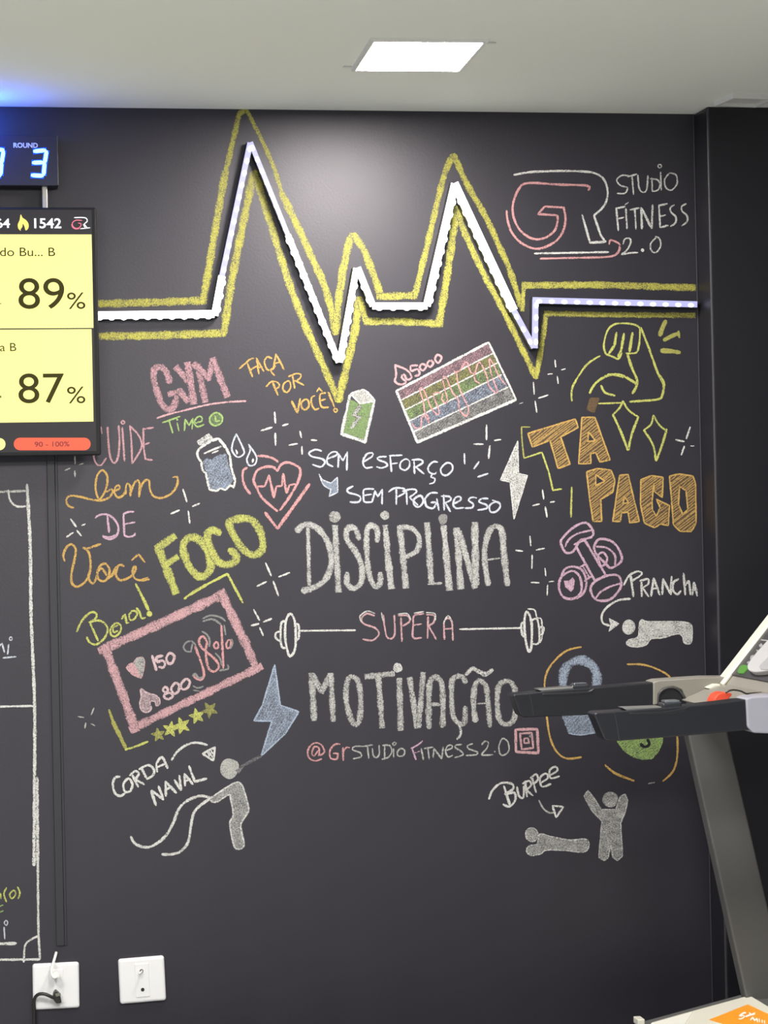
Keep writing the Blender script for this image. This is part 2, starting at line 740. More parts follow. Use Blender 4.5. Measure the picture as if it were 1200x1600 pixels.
draw('chalk_lettering', 'curly orange chalk word bem with a long swash under CUIDE', LET, '''
@word orange 0.72
~3.6 130,950 100,938 88,905 110,880 165,885 240,903 300,906 345,885 362,850
~3.6 275,895 260,840 268,765 300,730 328,765 325,825 302,880 280,905
~3.4 325,858 352,840 360,858 345,885
~3.4 362,855 400,838 395,818 375,830 372,865 390,890 420,878 436,848
~3.6 436,870 440,815 456,812 466,840 464,882
~3.6 462,868 485,810 508,788 518,820 515,886
~3.6 515,870 540,800 572,790 578,840 600,882 650,892 705,865 738,815 738,770 714,772
''', A)
E_ = (90, 780, 5)
draw('chalk_lettering', 'lilac pink chalk word DE between the two curly orange words', LET, '''
@word lilac 0.78
~3.4 295,145 325,124 390,120 445,160 475,220 460,285 410,312 362,298 355,284
-3.6 388,125 402,258
~2.6 360,288 405,296 450,280
~3.2 595,98 550,100 512,118
-3.6 514,118 522,285
-3 520,196 603,180
~3.4 520,283 555,294 595,285 606,266
''', E_)
draw('chalk_lettering', 'curly orange chalk word VOCE with circumflex left of the lime lettering', LET, '''
@word orange 0.74
~4 55,482 45,435 72,372 112,353 142,395 130,480 108,585 112,655 150,684 205,655 240,605 258,520 248,430 225,392 200,380
-4 222,390 335,350
~4 240,590 252,640 282,655 308,595 325,530 368,503 402,540 402,595 368,638 322,628 312,580 335,540 362,560 382,595
~4 385,625 425,595 452,540 492,512 518,524
~4 470,528 455,590 485,632 540,622 590,590
~3.6 590,592 612,545 603,524 584,560 598,612 645,634 715,626
-2.6 650,630 705,610
-3.4 580,476 632,430
-3.4 632,430 682,493
''', E_)
draw('chalk_lettering', 'lime chalk script word BORA with exclamation mark above the pink frame', LET, '''
@word lime 0.72
~3.6 150,1034 190,950 255,886 298,890 302,925 250,965
~3.6 245,962 325,948 380,985 388,1040 355,1098 300,1135 250,1118 228,1078
-4 255,970 316,1105
o3.4 455,968 415,1010 418,1060 448,1072 490,1035 492,985
~3 470,985 435,1005 438,1040 470,1028
-3.6 500,936 526,902
-4 527,900 540,970
-3 540,971 556,964
o3.4 590,870 558,905 570,945 600,935 622,890
~3.6 615,850 640,880 655,930 684,925
@exclamation_mark lime 0.76
-4 610,662 660,760
-5 660,760 710,866
c22 718,895
''', E_)

Fc = (220, 780, 4.615)
draw('chalk_lettering', 'thick lime green chalk word FOCO rising to the right', LET, '''
@letter lime 0.66
-13.5 130,358 252,672
-12 118,352 242,268
-11 195,462 262,418
@letter lime 0.66
o13 335,285 305,350 340,470 400,545 455,555 500,505 500,430 460,340 400,280
@letter lime 0.66
~12.5 570,245 520,222 482,250 492,320 535,420 590,468 650,465 688,430 672,385 640,368
@letter lime 0.62
o12.5 640,165 660,240 720,340 790,398 850,390 880,335 862,235 800,150 720,140
''', Fc)
draw('chalk_corner_mark', 'yellow chalk corner lines between the lime lettering and the pink frame', DRW, '''
@line lime 0.78
~4 315,718 370,675 430,640 540,582 625,538
-4.5 355,690 480,612
@line lime 0.78
-4 625,538 735,745
''', Fc)

J = (100, 900, 3.529)
draw('chalk_screen_drawing', 'tilted thick pink chalk frame shaped like a display screen', DRW, '''
@frame pink 0.7
-15 200,410 450,300
-15.5 445,302 885,98
-14.5 868,95 1000,370
-13.5 995,355 1062,515
-13 1085,500 700,685
-13 705,682 370,845
-15 395,850 300,590
-15 305,605 225,392
''', J)
Q = (190, 930, 6)
draw('chalk_heart', 'small filled pink and white chalk heart inside the pink frame', DRW, '''
@heart pink 0.74
F 42,680 70,645 110,635 150,680 185,780 100,745
z2 42,680 70,645 110,635 140,590 195,578 215,610 210,690 185,780 100,745
@heart_half grey 0.62
F 112,640 140,590 195,578 215,610 210,690 185,778 150,690
''', Q)
draw('chalk_number', 'pale pink chalk number 150 right of the small filled heart', LET, '''
@number blush 0.8
-5 287,568 325,702
~4.4 385,566 328,585 338,625 380,612 408,640 392,678 350,672
o4.4 452,542 420,588 438,640 476,632 494,572
''', Q)
draw('chalk_flame', 'smudged pale pink chalk flame inside the pink frame', DRW, '''
@flame blush 0.5
f 180,880 185,950 170,1020 190,1080 240,1098 278,1065 265,1012 285,992 315,1000 325,1038 355,1022 352,970 310,935 240,915
@outline blush 0.7
o2.6 180,880 185,950 170,1020 190,1080 240,1098 278,1065 265,1012 285,992 315,1000 325,1038 355,1022 352,970 310,935 240,915
''', Q)
draw('chalk_number', 'pale pink chalk number 800 beside the smudged flame', LET, '''
@number blush 0.8
o4 408,858 386,890 412,912 436,888
o4 445,914 400,934 405,962 440,974 482,945
o4.4 505,822 465,875 488,922 528,905 542,850
o4.2 602,786 556,838 570,882 618,868 640,812
''', Q)
draw('chalk_number', 'tall red and white chalk percentage figure at right inside the pink frame', LET, '''
@number coral 0.74
~4 690,480 712,540 735,600 762,680 772,755 745,792 705,785 675,755 700,740
~4 800,432 762,385 725,420 742,480 800,535 880,605 912,668 872,715 820,692 795,600 790,510 802,440
o3.4 885,438 864,470 882,500 906,488 904,452
-4 935,285 955,682
o3.2 1002,420 980,458 990,498 1020,480 1024,432
@white_edge dim 0.8
~3 655,530 605,525 580,485 610,440 660,432 695,470
~3 650,520 665,455
~3 760,220 830,190 920,205 972,242
~3.4 760,246 850,225 930,272
~3 755,340 800,370 825,420 822,480
~3 880,545 920,590 940,655
~3.4 920,705 1000,690 992,652
~2.4 670,850 710,870 765,855
~2.4 670,890 730,900
-3 960,280 975,370
~2.4 1030,410 1042,450 1020,500
~3.4 665,758 690,735 720,775 760,770
''', Q)
draw('chalk_corner_mark', 'yellow chalk corner lines below the lower left of the pink frame', DRW, '''
@line olive 0.84
-6.5 268,800 340,948
-4 248,738 275,815
@line lime 0.76
~3.6 338,958 400,938 462,913
''', J)


def star(cx, cy, r, rot):
    return ' '.join('%.1f,%.1f' % (cx + (r if i % 2 == 0 else r * .42) * math.sin(math.radians(rot + 36 * i)), cy - (r if i % 2 == 0 else r * .42) * math.cos(math.radians(rot + 36 * i))) for i in range(10))


for cx, cy, r, rot, col, cov, lab in [
        (520, 875, 38, -12, 'olive', .66, 'faint leftmost yellow chalk star, lowest of the row under the pink frame'),
        (588, 845, 44, 8, 'lime', .72, 'yellow chalk star second from left in the row under the pink frame'),
        (650, 825, 48, -20, 'lime', .72, 'yellow chalk star in the middle of the row under the pink frame'),
        (733, 772, 44, -14, 'lime', .7, 'yellow chalk star second from right in the row under the pink frame'),
        (803, 738, 46, 40, 'olive', .56, 'smeared rightmost chalk star, highest of the row under the pink frame')]:
    draw('chalk_star', lab, 'star', '@star %s %s\nF %s\nz2 %s' % (col, cov, star(cx, cy, r, rot), star(cx, cy, r, rot)), J, 'yellow stars under the pink frame')

# sparkles: four short dashes around an empty centre
B = (360, 540, 5)
C = (590, 520, 4.615)
D = (800, 500, 3.75)
L = (800, 790, 3.75)
for crop, w, lab, t in [
        (A, 2.6, 'white chalk sparkle just under the television corner', '-138,645 140,692|138,735 140,768|80,732 112,718|165,698 188,690'),
        (E_, 3, 'white chalk sparkle left of the lilac word DE', '-102,155 145,215|150,245 185,285|70,295 122,260|190,205 215,195'),
        (A, 3.2, 'white chalk sparkle right of the curly word bem', '-772,842 795,915|803,970 812,1040|702,985 750,965|828,942 868,925'),
        (B, 3, 'white chalk sparkle between the blue drops and the orange writing', '-345,520 352,605|350,685 353,778|240,665 325,638|408,625 450,612'),
        (B, 2.8, 'white chalk sparkle right above the word SEM, left of the can', '-543,670 555,718|558,788 560,848|458,778 522,766|632,738 675,740'),
        (Fc, 3, 'white chalk sparkle right of the lime word FOCO', '-900,460 940,552|955,592 992,695|838,628 905,595|995,560 1072,530'),
        (Fc, 3.4, 'white chalk sparkle between the pink frame and the left barbell plate', '-815,797 855,872|858,925 882,982|797,912 850,898|885,885 942,862'),
        (C, 3, 'white chalk sparkle below the striped chart, above the white bolt', '-785,665 785,770|810,815 800,905|695,803 760,803|843,776 888,770'),
        (D, 2.4, 'small white chalk sparkle right of the last yellow point, left of the arm', '-252,235 256,275|265,330 270,372|210,318 235,315|290,292 312,286'),
        (D, 2.4, 'small white chalk sparkle directly beneath the last yellow point', '-125,365 130,435|135,475 145,540|155,458 210,440|45,490 62,485'),
        (D, 3, 'white chalk sparkle right of the yellow diamonds near the wall edge', '-1043,628 1022,695|1010,740 992,790|960,702 1008,712|1048,738 1065,738'),
        (D, 2.8, 'white chalk sparkle beside the tip of the white bolt', '-178,995 186,1050|195,1095 205,1155|122,1088 160,1078|225,1068 248,1064'),
        (L, 2.6, 'white chalk sparkle right of the word DISCIPLINA, upper of two', '-105,180 110,235|118,290 116,370|22,262 62,267|142,260 190,250'),
        (L, 2.4, 'white chalk sparkle left of the pink dumbbell, lower of two', '-193,368 198,412|208,465 206,525|112,450 158,452|218,446 245,443'),
        (J, 2.4, 'dim white chalk sparkle left of the pink frame', '-165,728 150,765|120,810 115,838|78,775 108,780|150,815 170,825')]:
    draw('chalk_sparkle', lab, SPK, '@sparkle %s .76\n' % ('grey' if 'dim' in lab else 'white') + '\n'.join('-%s %s' % (w, q) for q in t[1:].split('|')), crop, 'chalk sparkles')

draw('chalk_lettering', 'orange chalk words FACA POR VOCE stepping down left of the can', LET, '''
@word orange 0.72
~2.8 70,180 110,145 150,110 182,98
-3.4 132,140 172,242
-3 148,196 205,160
-3.2 222,222 205,98
-3.2 202,98 260,200
-2.6 215,178 248,166
~3 322,100 290,88 266,125 288,188 328,182 352,158
~2.6 312,192 328,216 346,234
-3 335,186 356,65
-3.2 356,65 418,186
-2.6 345,142 395,125
@word orange 0.72
~2.8 280,320 322,280 368,288 382,318 345,348
-3.6 332,290 370,385
o3 450,275 416,300 412,345 442,365 468,332 466,288
-3.4 485,235 502,332
~2.8 455,242 508,220 550,226 540,258 500,278
-3.4 505,272 572,308
@word orange 0.72
-3.8 478,435 524,525
-3.2 524,525 545,415
o3.2 582,420 555,448 562,492 590,500 615,465 606,428
~3.2 658,392 634,408 636,460 662,500 690,490
~3.2 742,370 705,380 698,430 715,480 765,482
-3 702,430 742,418
-2.8 675,360 692,330
-2.8 692,330 716,358
@exclamation_mark orange 0.74
-3.6 765,365 812,480
o2.6 822,490 807,505 822,520 836,506
''', B)
draw('chalk_can', 'green and white chalk drink can with bolt under the yellow point', DRW, '''
@can_body leaf 0.86
F 918,410 1010,458 1118,440 1048,745 878,690
h4,8,5 918,410 1010,458 1118,440 1048,745 878,690
@can_top grey 0.7
F 940,378 1020,348 1065,358 1126,430 1012,455
@outline white 0.7
-3.4 940,378 1012,452
-3 1012,452 1122,436
-3.4 940,376 1020,348
~3.4 1015,350 1035,345 1065,358
-3.4 1065,358 1130,430
-4.6 1124,435 1050,760
-5.6 1052,752 870,690
-5 866,695 905,520
-4 905,520 935,380
@bolt grey 0.6
-7 1010,475 965,545
-6 965,545 1015,560
-5 1010,555 945,645
''', B)

R = (460, 690, 4.615)
N = (600, 740, 5)
draw('chalk_lettering', 'pale blue chalk words SEM ESFORCO below the can', LET, '''
@word ice 0.8
~3 195,68 150,58 105,82 128,108 200,125 220,150 190,182 130,165
~2.8 235,125 300,100 308,78 272,76 240,108 238,158 278,180
-3 315,185 320,88
-2.8 320,90 350,138
-2.8 350,138 380,78
-3.2 381,75 378,205
@word ice 0.8
~3 495,148 562,105 560,82 520,92 494,145 512,188 562,184
~3 662,108 608,112 602,130 655,150 670,172 630,190 594,182
-3 690,105 700,216
-3 685,102 775,98
-2.8 700,160 742,155
o3 802,125 766,150 764,190 800,206 830,175 828,138
-3 862,138 866,230
~3 848,132 910,130 926,152 870,186
-3 875,184 934,232
~3 1032,148 1000,146 964,185 974,222 1010,234 1022,222
~2.6 992,238 985,255 1012,266 1006,294 975,305
o3 1096,155 1056,195 1064,234 1100,242 1140,202 1132,162
''', R)
draw('chalk_lettering', 'pale blue chalk words SEM PROGRESSO just above DISCIPLINA', LET, '''
@word ice 0.8
~3.2 422,322 380,345 392,368 452,385 478,405 462,435 402,436
~3 572,342 505,345 498,388 506,434 562,436
-3 502,388 556,380
-3 560,436 582,355
-2.8 582,358 602,398
-2.8 602,398 632,345
-3.2 633,345 632,450
~3 680,362 725,335 790,340 795,368 745,398
-3.2 735,340 735,452
-3 808,360 812,452
~3 780,358 850,342 882,360 830,402
-3.2 830,402 890,458
o3.4 895,392 862,418 866,460 900,470 930,430 918,395
~3.4 1030,370 980,372 942,415 955,468 1000,480 1022,440 985,440
-3 1026,412 1042,495
''', R)
draw('chalk_lettering', 'pale blue chalk letters ending the word PROGRESSO beside the white bolt', LET, '''
@letter ice 0.8
-3 466,165 470,285
~3 448,176 512,180 522,205 470,232
-3.2 480,230 518,296
@letter ice 0.8
~3 545,235 600,205 592,180 556,190 540,240 562,270 622,266
@letter ice 0.8
~3 722,190 680,186 660,210 696,235 690,265 634,270
@letter ice 0.8
~3.2 812,195 765,196 742,220 800,245 800,272 732,285
@letter ice 0.8
o3.2 872,220 826,248 830,295 870,300 906,262 902,230
~2.6 846,208 880,222 910,238
''', N)
draw('chalk_arrow', 'small shaded pale blue chalk arrowhead under the word SEM', DRW, '''
@arrow steel 0.8
F 178,235 200,270 265,298 310,258 312,365 250,395 262,345 210,310
@outline ice 0.74
~2 178,235 205,275 265,300
-2 265,298 310,258
-2 310,258 312,365
-2.4 312,365 250,395
-2 250,395 264,340
~2 264,345 210,312 178,235
''', R)
draw('chalk_emphasis_marks', 'three short pale chalk dashes after the word ESFORCO', DRW, '''
@dash ice 0.76
-3 625,872 628,945
@dash ice 0.76
-3.4 695,980 730,930
@dash ice 0.76
-3.4 722,1040 795,1015
''', C)
draw('chalk_lightning_bolt', 'filled white chalk lightning bolt right of SEM PROGRESSO', DRW, '''
@fill white 0.62
F 809,689 810,740 824,743 803,811 797,753 782,750
@outline white 0.74
z2.2 809,689 810,740 824,743 803,811 797,753 782,750
''')

G = (450, 690, 3.158)
draw('chalk_lettering', 'big white chalk word DISCIPLINA in tall thick capitals', LET, '''
@letter pale 0.66
-6.5 98,415 105,722
~10 42,440 88,408 150,432 198,500 215,580 196,660 150,708 72,738
@letter pale 0.66
-9.5 232,418 249,738
@dot grey 0.6
c28 230,372
@letter pale 0.66
~9.5 350,480 332,430 295,428 290,480 335,545 363,615 362,690 325,725 292,700 292,650
@letter pale 0.66
~9.5 440,492 438,430 402,415 387,460 390,560 402,660 430,715 455,695 455,650
@letter pale 0.7
-9.5 480,418 492,560
-11 490,560 510,720
@dot grey 0.7
c22 478,364
@letter pale 0.66
-10 552,420 582,718
~8.5 545,424 605,426 645,468 638,535 585,568
@letter pale 0.66
-9.5 686,405 700,580
-10 698,570 706,690
-4 692,704 758,698
@letter pale 0.68
-9.5 768,420 780,540
-11 778,530 796,728
@dot dim 0.8
f 742,375 760,358 785,365 780,400 755,410
@letter pale 0.68
-10.5 832,432 852,722
-10 845,448 922,718
-12 922,405 926,700
@letter pale 0.66
~9.5 987,705 974,620 970,540 984,465 1006,425 1030,415
~10.5 1025,415 1055,440 1065,550 1082,706
-3 985,583 1045,575
''', G)

I_ = (380, 930, 2.5)
draw('chalk_lettering', 'pink and white chalk word SUPERA between the two barbell ends', LET, '''
@word pink 0.76
~3 512,80 482,72 462,92 472,112 515,128 530,152 505,176 468,172
~3 547,78 552,120 560,160 577,170 592,150 590,78
-3 616,88 620,180
~3 606,80 642,80 650,102 620,122
~3 705,72 668,80 664,115 664,165 696,166
-2.8 664,118 696,112
-3 722,85 720,168
~3 716,76 746,80 744,106 722,120
-3 724,120 754,172
~3 786,172 785,105 800,90 815,105 819,176
-2.6 785,132 818,130
@white_edge white 0.7
~2.2 515,72 485,62 456,82 462,105
~2.2 540,68 546,100
~2.2 604,74 640,72 655,95
~2.2 705,64 668,70
~2.2 715,68 748,72 750,100
~2.2 782,110 800,80 818,105
''', I_)
draw('chalk_barbell_plates', 'left end of the white chalk barbell with round plates', DRW, '''
@plate white 0.8
o4 178,76 165,110 165,175 178,234 190,234 204,200 203,112 190,76
@plate white 0.78
~3.6 165,102 150,106 146,150 150,200 166,206
@plate white 0.78
~3.4 148,140 128,148 128,168 148,182
@plate white 0.78
~3.6 203,113 216,116 217,168 204,174
@bar white 0.8
-3 220,139 438,137
''', I_)
draw('chalk_barbell_plates', 'right end of the white chalk barbell with doubled plate outlines', DRW, '''
@plate white 0.8
o4 1108,64 1098,105 1104,180 1116,220 1126,195 1126,105
@plate white 0.78
~3.6 1098,106 1086,112 1090,155 1102,162
@plate white 0.78
~3.2 1126,98 1150,98 1156,182 1130,190
~2.4 1112,54 1138,58 1148,88 1165,96 1166,170 1148,192
@plate white 0.78
o3.2 1158,126 1174,126 1170,150 1158,152
@bar white 0.8
-3 845,133 1090,128
''', I_)
draw('chalk_lightning_bolt', 'shaded pale blue chalk lightning bolt left of MOTIVACAO', DRW, '''
@fill blue 0.56
F 123,272 145,430 217,455 165,540 70,628 112,492 42,490 75,430
h4,-60,4 123,272 145,430 217,455 165,540 70,628 112,492 42,490 75,430
@outline blue 0.8
z2.6 123,272 145,430 217,455 165,540 70,628 112,492 42,490 75,430
@smudge dim 0.42
-5 70,628 -10,670
''', I_)

O = (470, 1020, 4.615)
P5 = (640, 1020, 5.714)


def conv(text, a, b):
    out = []
    for line in text.strip().splitlines():
        toks = line.split()
        if line.strip().startswith('@'):
            out.append(line)
            continue
        if not toks:
            continue
        head = toks[0]
        if head[0] == 'c':
            head = 'c%.2f' % (float(head[1:]) / a[2] * b[2])
        q = [head]
        for t in toks[1:]:
            if t == '/':
                q.append(t)
                continue
            x, y = map(float, t.split(','))
            q.append('%.2f,%.2f' % ((a[0] + x / a[2] - b[0]) * b[2], (a[1] + y / a[2] - b[1]) * b[2]))
        out.append(' '.join(q))
    return '\n'.join(out)


draw('chalk_lettering', 'big white chalk word MOTIVACAO in tall thick capitals under SUPERA', LET, '''
@letter pale 0.62
-10.5 78,155 96,480
-10 85,165 148,275
-10 148,280 212,165
-9.5 216,155 233,488
@letter pale 0.6
o9.5 372,172 335,205 328,350 372,500 418,500 432,350 415,215
@letter pale 0.62
-9 470,172 668,150
-9.5 560,175 586,535
@letter pale 0.62
-10 710,190 720,552
@dot white 0.6
c34 698,108
@letter pale 0.62
-9.5 785,185 838,535
-9 882,148 850,530
@letter pale 0.62
~9.5 925,540 922,400 930,220 962,172
~9.5 958,172 1010,205 1025,350 1022,530
-6 935,372 1000,372
''' + conv('''
@letter pale 0.62
~9 500,262 470,215 420,210 378,260 375,400 388,560 440,630 490,620 496,485
@cedilla white 0.64
~4.5 440,640 455,680 455,730 425,770
@letter pale 0.62
~9.5 588,610 570,450 582,300 628,240
~9 622,240 680,300 700,450 716,655
-3 608,455 682,450
@tilde white 0.6
~7 505,195 560,140 620,170 680,190 738,152
@letter pale 0.6
~9 945,335 905,265 850,255 795,300 782,450 800,590 860,640 930,595 948,450 940,320
''', P5, O), O)
draw('chalk_lettering', 'thin pink and grey chalk account handle line under MOTIVACAO', LET, '''
@at_sign coral 0.72
~2.8 128,742 132,690 100,676 80,720 95,745 128,705 138,738 170,715 150,665 100,650 56,690 55,750 100,780 150,765
@word coral 0.74
~3 282,658 245,662 210,705 215,758 258,766 266,728 236,726
-3 304,685 306,776
~2.8 305,715 328,682 352,684
@word grey 0.72
~2.6 440,675 388,675 372,698 430,722 434,750 376,764
-2.6 445,676 516,664
-2.6 480,672 490,762
~2.6 516,690 522,740 545,756 565,730 564,668
-2.6 604,672 605,768
~2.6 590,668 640,668 656,710 632,752 586,768
-2.6 668,692 670,752
o2.2 675,645 662,655 672,668 688,654
o2.8 722,690 696,715 704,745 740,740 748,702
@word lilac 0.72
~3 795,690 850,660 876,636
-3 802,690 830,770
-2.6 815,722 855,710
@word grey 0.7
-2.6 868,690 884,770
-2.6 890,690 952,680
-2.6 916,690 926,766
-2.8 954,755 960,690
-2.8 960,690 1016,765
-2.8 1016,765 1026,680
''' + conv('''
@word grey 0.74
~2.6 325,872 378,850 374,825 340,830 320,880 345,930 382,915
~2.8 462,818 412,826 410,850 458,878 478,908 405,936
~2.8 562,812 516,830 528,858 604,885 592,910 505,916
~2.6 645,820 670,790 702,800 690,850 645,910 742,910
c7 760,882
o2.6 830,765 798,830 806,900 842,914 886,870 876,795
''', P5, O), O)
draw('chalk_camera_icon', 'pink chalk icon of nested squares under the last big letter', DRW, '''
@outer_square pink 0.8
z4.4 946,686 1140,680 1150,895 950,885
@inner_square pink 0.76
z3.4 985,720 1090,715 1105,850 1000,862
@lens pink 0.76
z3 1022,766 1055,760 1068,805 1022,805
@dot dim 0.8
c12 1078,745
''', P5)

K = (160, 1130, 4.615)
draw('chalk_lettering', 'white chalk words CORDA NAVAL above the stick figure with ropes', LET, '''
@word white 0.8
~4 125,385 92,392 75,440 92,505 130,525 162,505
o4 188,398 152,440 162,492 200,490 216,440
-4 215,372 258,458
~4 198,378 235,345 262,365 235,408
-4 235,405 302,440
-4 280,322 318,395
~4 265,332 330,302 370,332 365,375 320,402
-4 395,350 388,292
~4 388,292 430,245 470,325
-3.6 395,318 452,292
@word white 0.8
-4.4 386,592 352,490
-4.4 355,485 440,550
-4.4 440,550 405,455
-4.2 458,525 455,420
-4.2 455,420 532,502
-3.6 460,478 500,458
-4.2 520,410 566,482
-4.2 566,482 555,378
-4.2 596,450 592,365
-4.2 592,365 652,440
-3.6 600,418 632,402
-4.2 625,310 668,425
-4.4 668,422 750,400
''', K)
draw('chalk_arrow', 'curved white chalk arrow from CORDA down to the figure head', DRW, '''
@shaft white 0.78
~4 500,265 540,205 610,155 680,140 755,157
@arrowhead white 0.8
z3.4 722,220 812,172 800,270
h3,60,4 725,220 808,178 798,265
''', K)
draw('chalk_figure', 'filled white chalk stick figure bending forward and swinging two ropes', DRW, '''
@head grey 0.76
f 913,255 975,280 982,330 955,385 910,403 860,370 850,320 870,272
@smudge dim 0.6
F 955,340 1030,302 985,362
@body pale 0.5
f 785,540 870,480 950,432 990,430 1018,475 1050,590 1050,640 1000,725 1005,790 1022,880 992,906 955,895 930,800 920,715 943,660 925,545 910,515 830,565 790,565
@outline white 0.7
o3 785,540 870,480 950,432 990,430 1018,475 1050,590 1050,640 1000,725 1005,790 1022,880 992,906 955,895 930,800 920,715 943,660 925,545 910,515 830,565 790,565
@rope white 0.74
~4.6 205,818 235,868 300,893 360,885 450,820 510,720 550,620 610,560 700,525 775,535
@rope white 0.74
~4.6 430,945 500,945 570,920 620,850 640,730 660,645 710,590 795,530
''', K)

draw('chalk_dumbbells', 'two crossed pink chalk dumbbells with a heart, left of PRANCHA', DRW, '''
@dumbbell lilac 0.76
o4 430,100 360,128 298,188 286,220 312,272 348,275 370,252 400,205 468,182 472,142
~3.2 312,240 332,200 382,165 462,145
-4 375,240 485,440
-4 425,200 548,405
-4 365,228 430,198
-3.6 485,440 555,405
o4 480,450 460,490 480,540 520,558 582,545 636,480 632,422 600,405 545,415
~3.2 492,540 520,505 575,475 635,455
@dumbbell lilac 0.76
o4 500,205 480,248 500,292 542,332 580,365 640,325 632,268 592,215 535,195
~3.4 492,240 555,248 602,290 604,350
o3.6 505,292 535,275 558,308 545,342 520,352
o4 340,385 288,420 275,480 300,535 358,545 404,505 402,432 376,392
~3.6 288,415 312,370 360,358 412,380 436,450 420,510 380,545
-3.4 395,362 432,342
-3.4 425,442 462,415
-3 418,360 452,420
@heart lilac 0.72
F 303,440 335,440 355,420 368,440 360,490 345,505 312,478
''', L)
draw('chalk_lettering', 'white chalk word PRANCHA right of the pink dumbbells', LET, '''
@word white 0.74
~3.4 655,465 688,408 738,385 760,402 702,442
-4 695,412 712,532
-3.8 758,440 760,532
~3.4 750,442 795,430 798,458 765,482
-3.8 765,482 800,532
-3.6 815,530 830,425
-3.6 830,425 866,525
-3 822,488 856,482
-3.8 880,520 885,430
-3.8 885,430 930,520
-3.8 930,520 935,415
~3.6 975,430 945,452 945,500 970,520 988,500
-3.8 1005,398 1015,522
~3.4 1018,468 1035,442 1046,522
-3.6 1056,525 1066,450
-3.6 1066,450 1085,528
-3 1060,497 1084,492
''', L)
draw('chalk_arrow', 'curved white chalk arrow from PRANCHA to the planking figure', DRW, '''
@shaft white 0.76
~3.6 692,546 620,556 552,600 525,650 535,690 572,702
@arrowhead white 0.74
F 570,662 625,692 568,736 580,700
z2 570,662 625,692 568,736 580,700
''', L)
draw('chalk_figure', 'filled white chalk figure holding a plank below the word PRANCHA', DRW, '''
@head white 0.66
f 685,667 715,685 722,715 708,745 680,756 652,740 646,710 658,680
@body white 0.64
f 758,670 800,680 960,680 1038,690 1055,722 1050,800 1030,810 1008,802 996,762 960,752 880,775 815,780 785,815 730,828 676,815 682,788 738,768 746,705
@outline white 0.72
o2.4 758,670 800,680 960,680 1038,690 1055,722 1050,800 1030,810 1008,802 996,762 960,752 880,775 815,780 785,815 730,828 676,815 682,788 738,768 746,705
''', L)

M_ = (740, 980, 3.333)
draw('chalk_kettlebell', 'pale blue chalk kettlebell half hidden behind the treadmill handrails', DRW, '''
@handle blue 0.62
~15 465,312 470,235 508,186 562,172 618,200 642,255 638,310
@body blue 0.56
F 430,330 672,330 690,430 660,540 620,555 560,558 495,552 462,465
h5,-50,5 462,465 672,420 645,540 620,552 560,556 495,548
@outline blue 0.78
~2.6 495,552 560,560 655,545
''', M_)
draw('chalk_circle', 'thin orange chalk arc curving around the blue kettlebell', DRW, '''
@arc orange 0.78
~3.2 560,103 480,125 405,195 372,270 372,380 382,475 400,580 438,655 490,684 560,677
''', M_)
draw('chalk_plate', 'green chalk weight disc peeping out below the near handrail', DRW, '''
@disc green 0.66
f 745,560 860,470 980,560 968,640 930,680 885,690 830,675 775,635
h4,-35,5 745,560 860,470 980,560 968,640 930,680 885,690 830,675 775,635
@spiral bare 1.2 dark bare spiral
~5 905,585 915,605 905,620 885,622 870,608
''', M_)
draw('chalk_circle', 'broken orange chalk circle around the green disc', DRW, '''
@arc orange 0.78
~3.2 800,193 880,195 960,220 1030,272 1062,400 1056,520 1062,600 1058,690 1035,755 985,802
@arc orange 0.74
~4 685,718 740,762 835,800
@dash grey 0.6
-2.6 910,815 942,808
''', M_)
draw('chalk_lettering', 'white chalk word BURPEE above the lying and standing figures', LET, '''
@word white 0.8
~3.6 80,895 98,850 142,812 198,815 205,842 162,868
-4 158,828 190,930
~3.6 165,872 212,862 216,902 186,934 154,922
~3.4 226,832 236,878 258,888 262,828
-3.6 268,802 278,882
~3.4 256,815 288,800 300,822 275,848
-3.6 276,848 308,876
-3.6 302,778 325,860
~3.4 296,785 325,766 336,790 315,816
~3.4 346,812 386,786 376,762 346,785 356,830 402,816
~3.4 396,772 436,746 426,726 396,745 402,786 446,776
''', M_)
draw('chalk_arrow', 'small white chalk arrow pointing from BURPEE toward the figures', DRW, '''
@shaft grey 0.72
~2.8 340,902 362,942 390,965 416,966
@arrowhead white 0.78
z3.2 410,930 468,935 430,990
''', M_)
draw('chalk_figure', 'filled white chalk figure lying flat under the word BURPEE', DRW, '''
@head pale 0.52
f 303,1045 328,1058 334,1085 320,1112 298,1115 275,1098 272,1068 285,1050
@body pale 0.5
f 345,1078 400,1090 500,1108 585,1104 600,1138 575,1170 480,1163 380,1160 350,1180 300,1188 275,1165 290,1138 330,1130
@outline white 0.6
o2.4 345,1078 400,1090 500,1108 585,1104 600,1138 575,1170 480,1163 380,1160 350,1180 300,1188 275,1165 290,1138 330,1130
o2.2 303,1045 328,1058 334,1085 320,1112 298,1115 275,1098 272,1068 285,1050
''', M_)
draw('chalk_figure', 'filled white chalk figure standing with both arms raised', DRW, '''
@head pale 0.52
f 712,857 742,868 752,895 738,928 712,938 682,925 670,895 685,866
@body pale 0.5
F 575,880 595,850 620,880 665,950 740,950 765,880 790,870 802,900 790,960 765,1020 770,1100 775,1190 750,1215 725,1200 715,1130 700,1200 680,1215 652,1200 660,1100 668,1010 620,960
h3,30,5 575,880 595,850 620,880 665,950 740,950 765,880 790,870 802,900 790,960 765,1020 770,1100 775,1190 750,1215 725,1200 715,1130 700,1200 680,1215 652,1200 660,1100 668,1010 620,960
@outline white 0.58
z2.4 575,880 595,850 620,880 665,950 740,950 765,880 790,870 802,900 790,960 765,1020 770,1100 775,1190 750,1215 725,1200 715,1130 700,1200 680,1215 652,1200 660,1100 668,1010 620,960
''', M_)

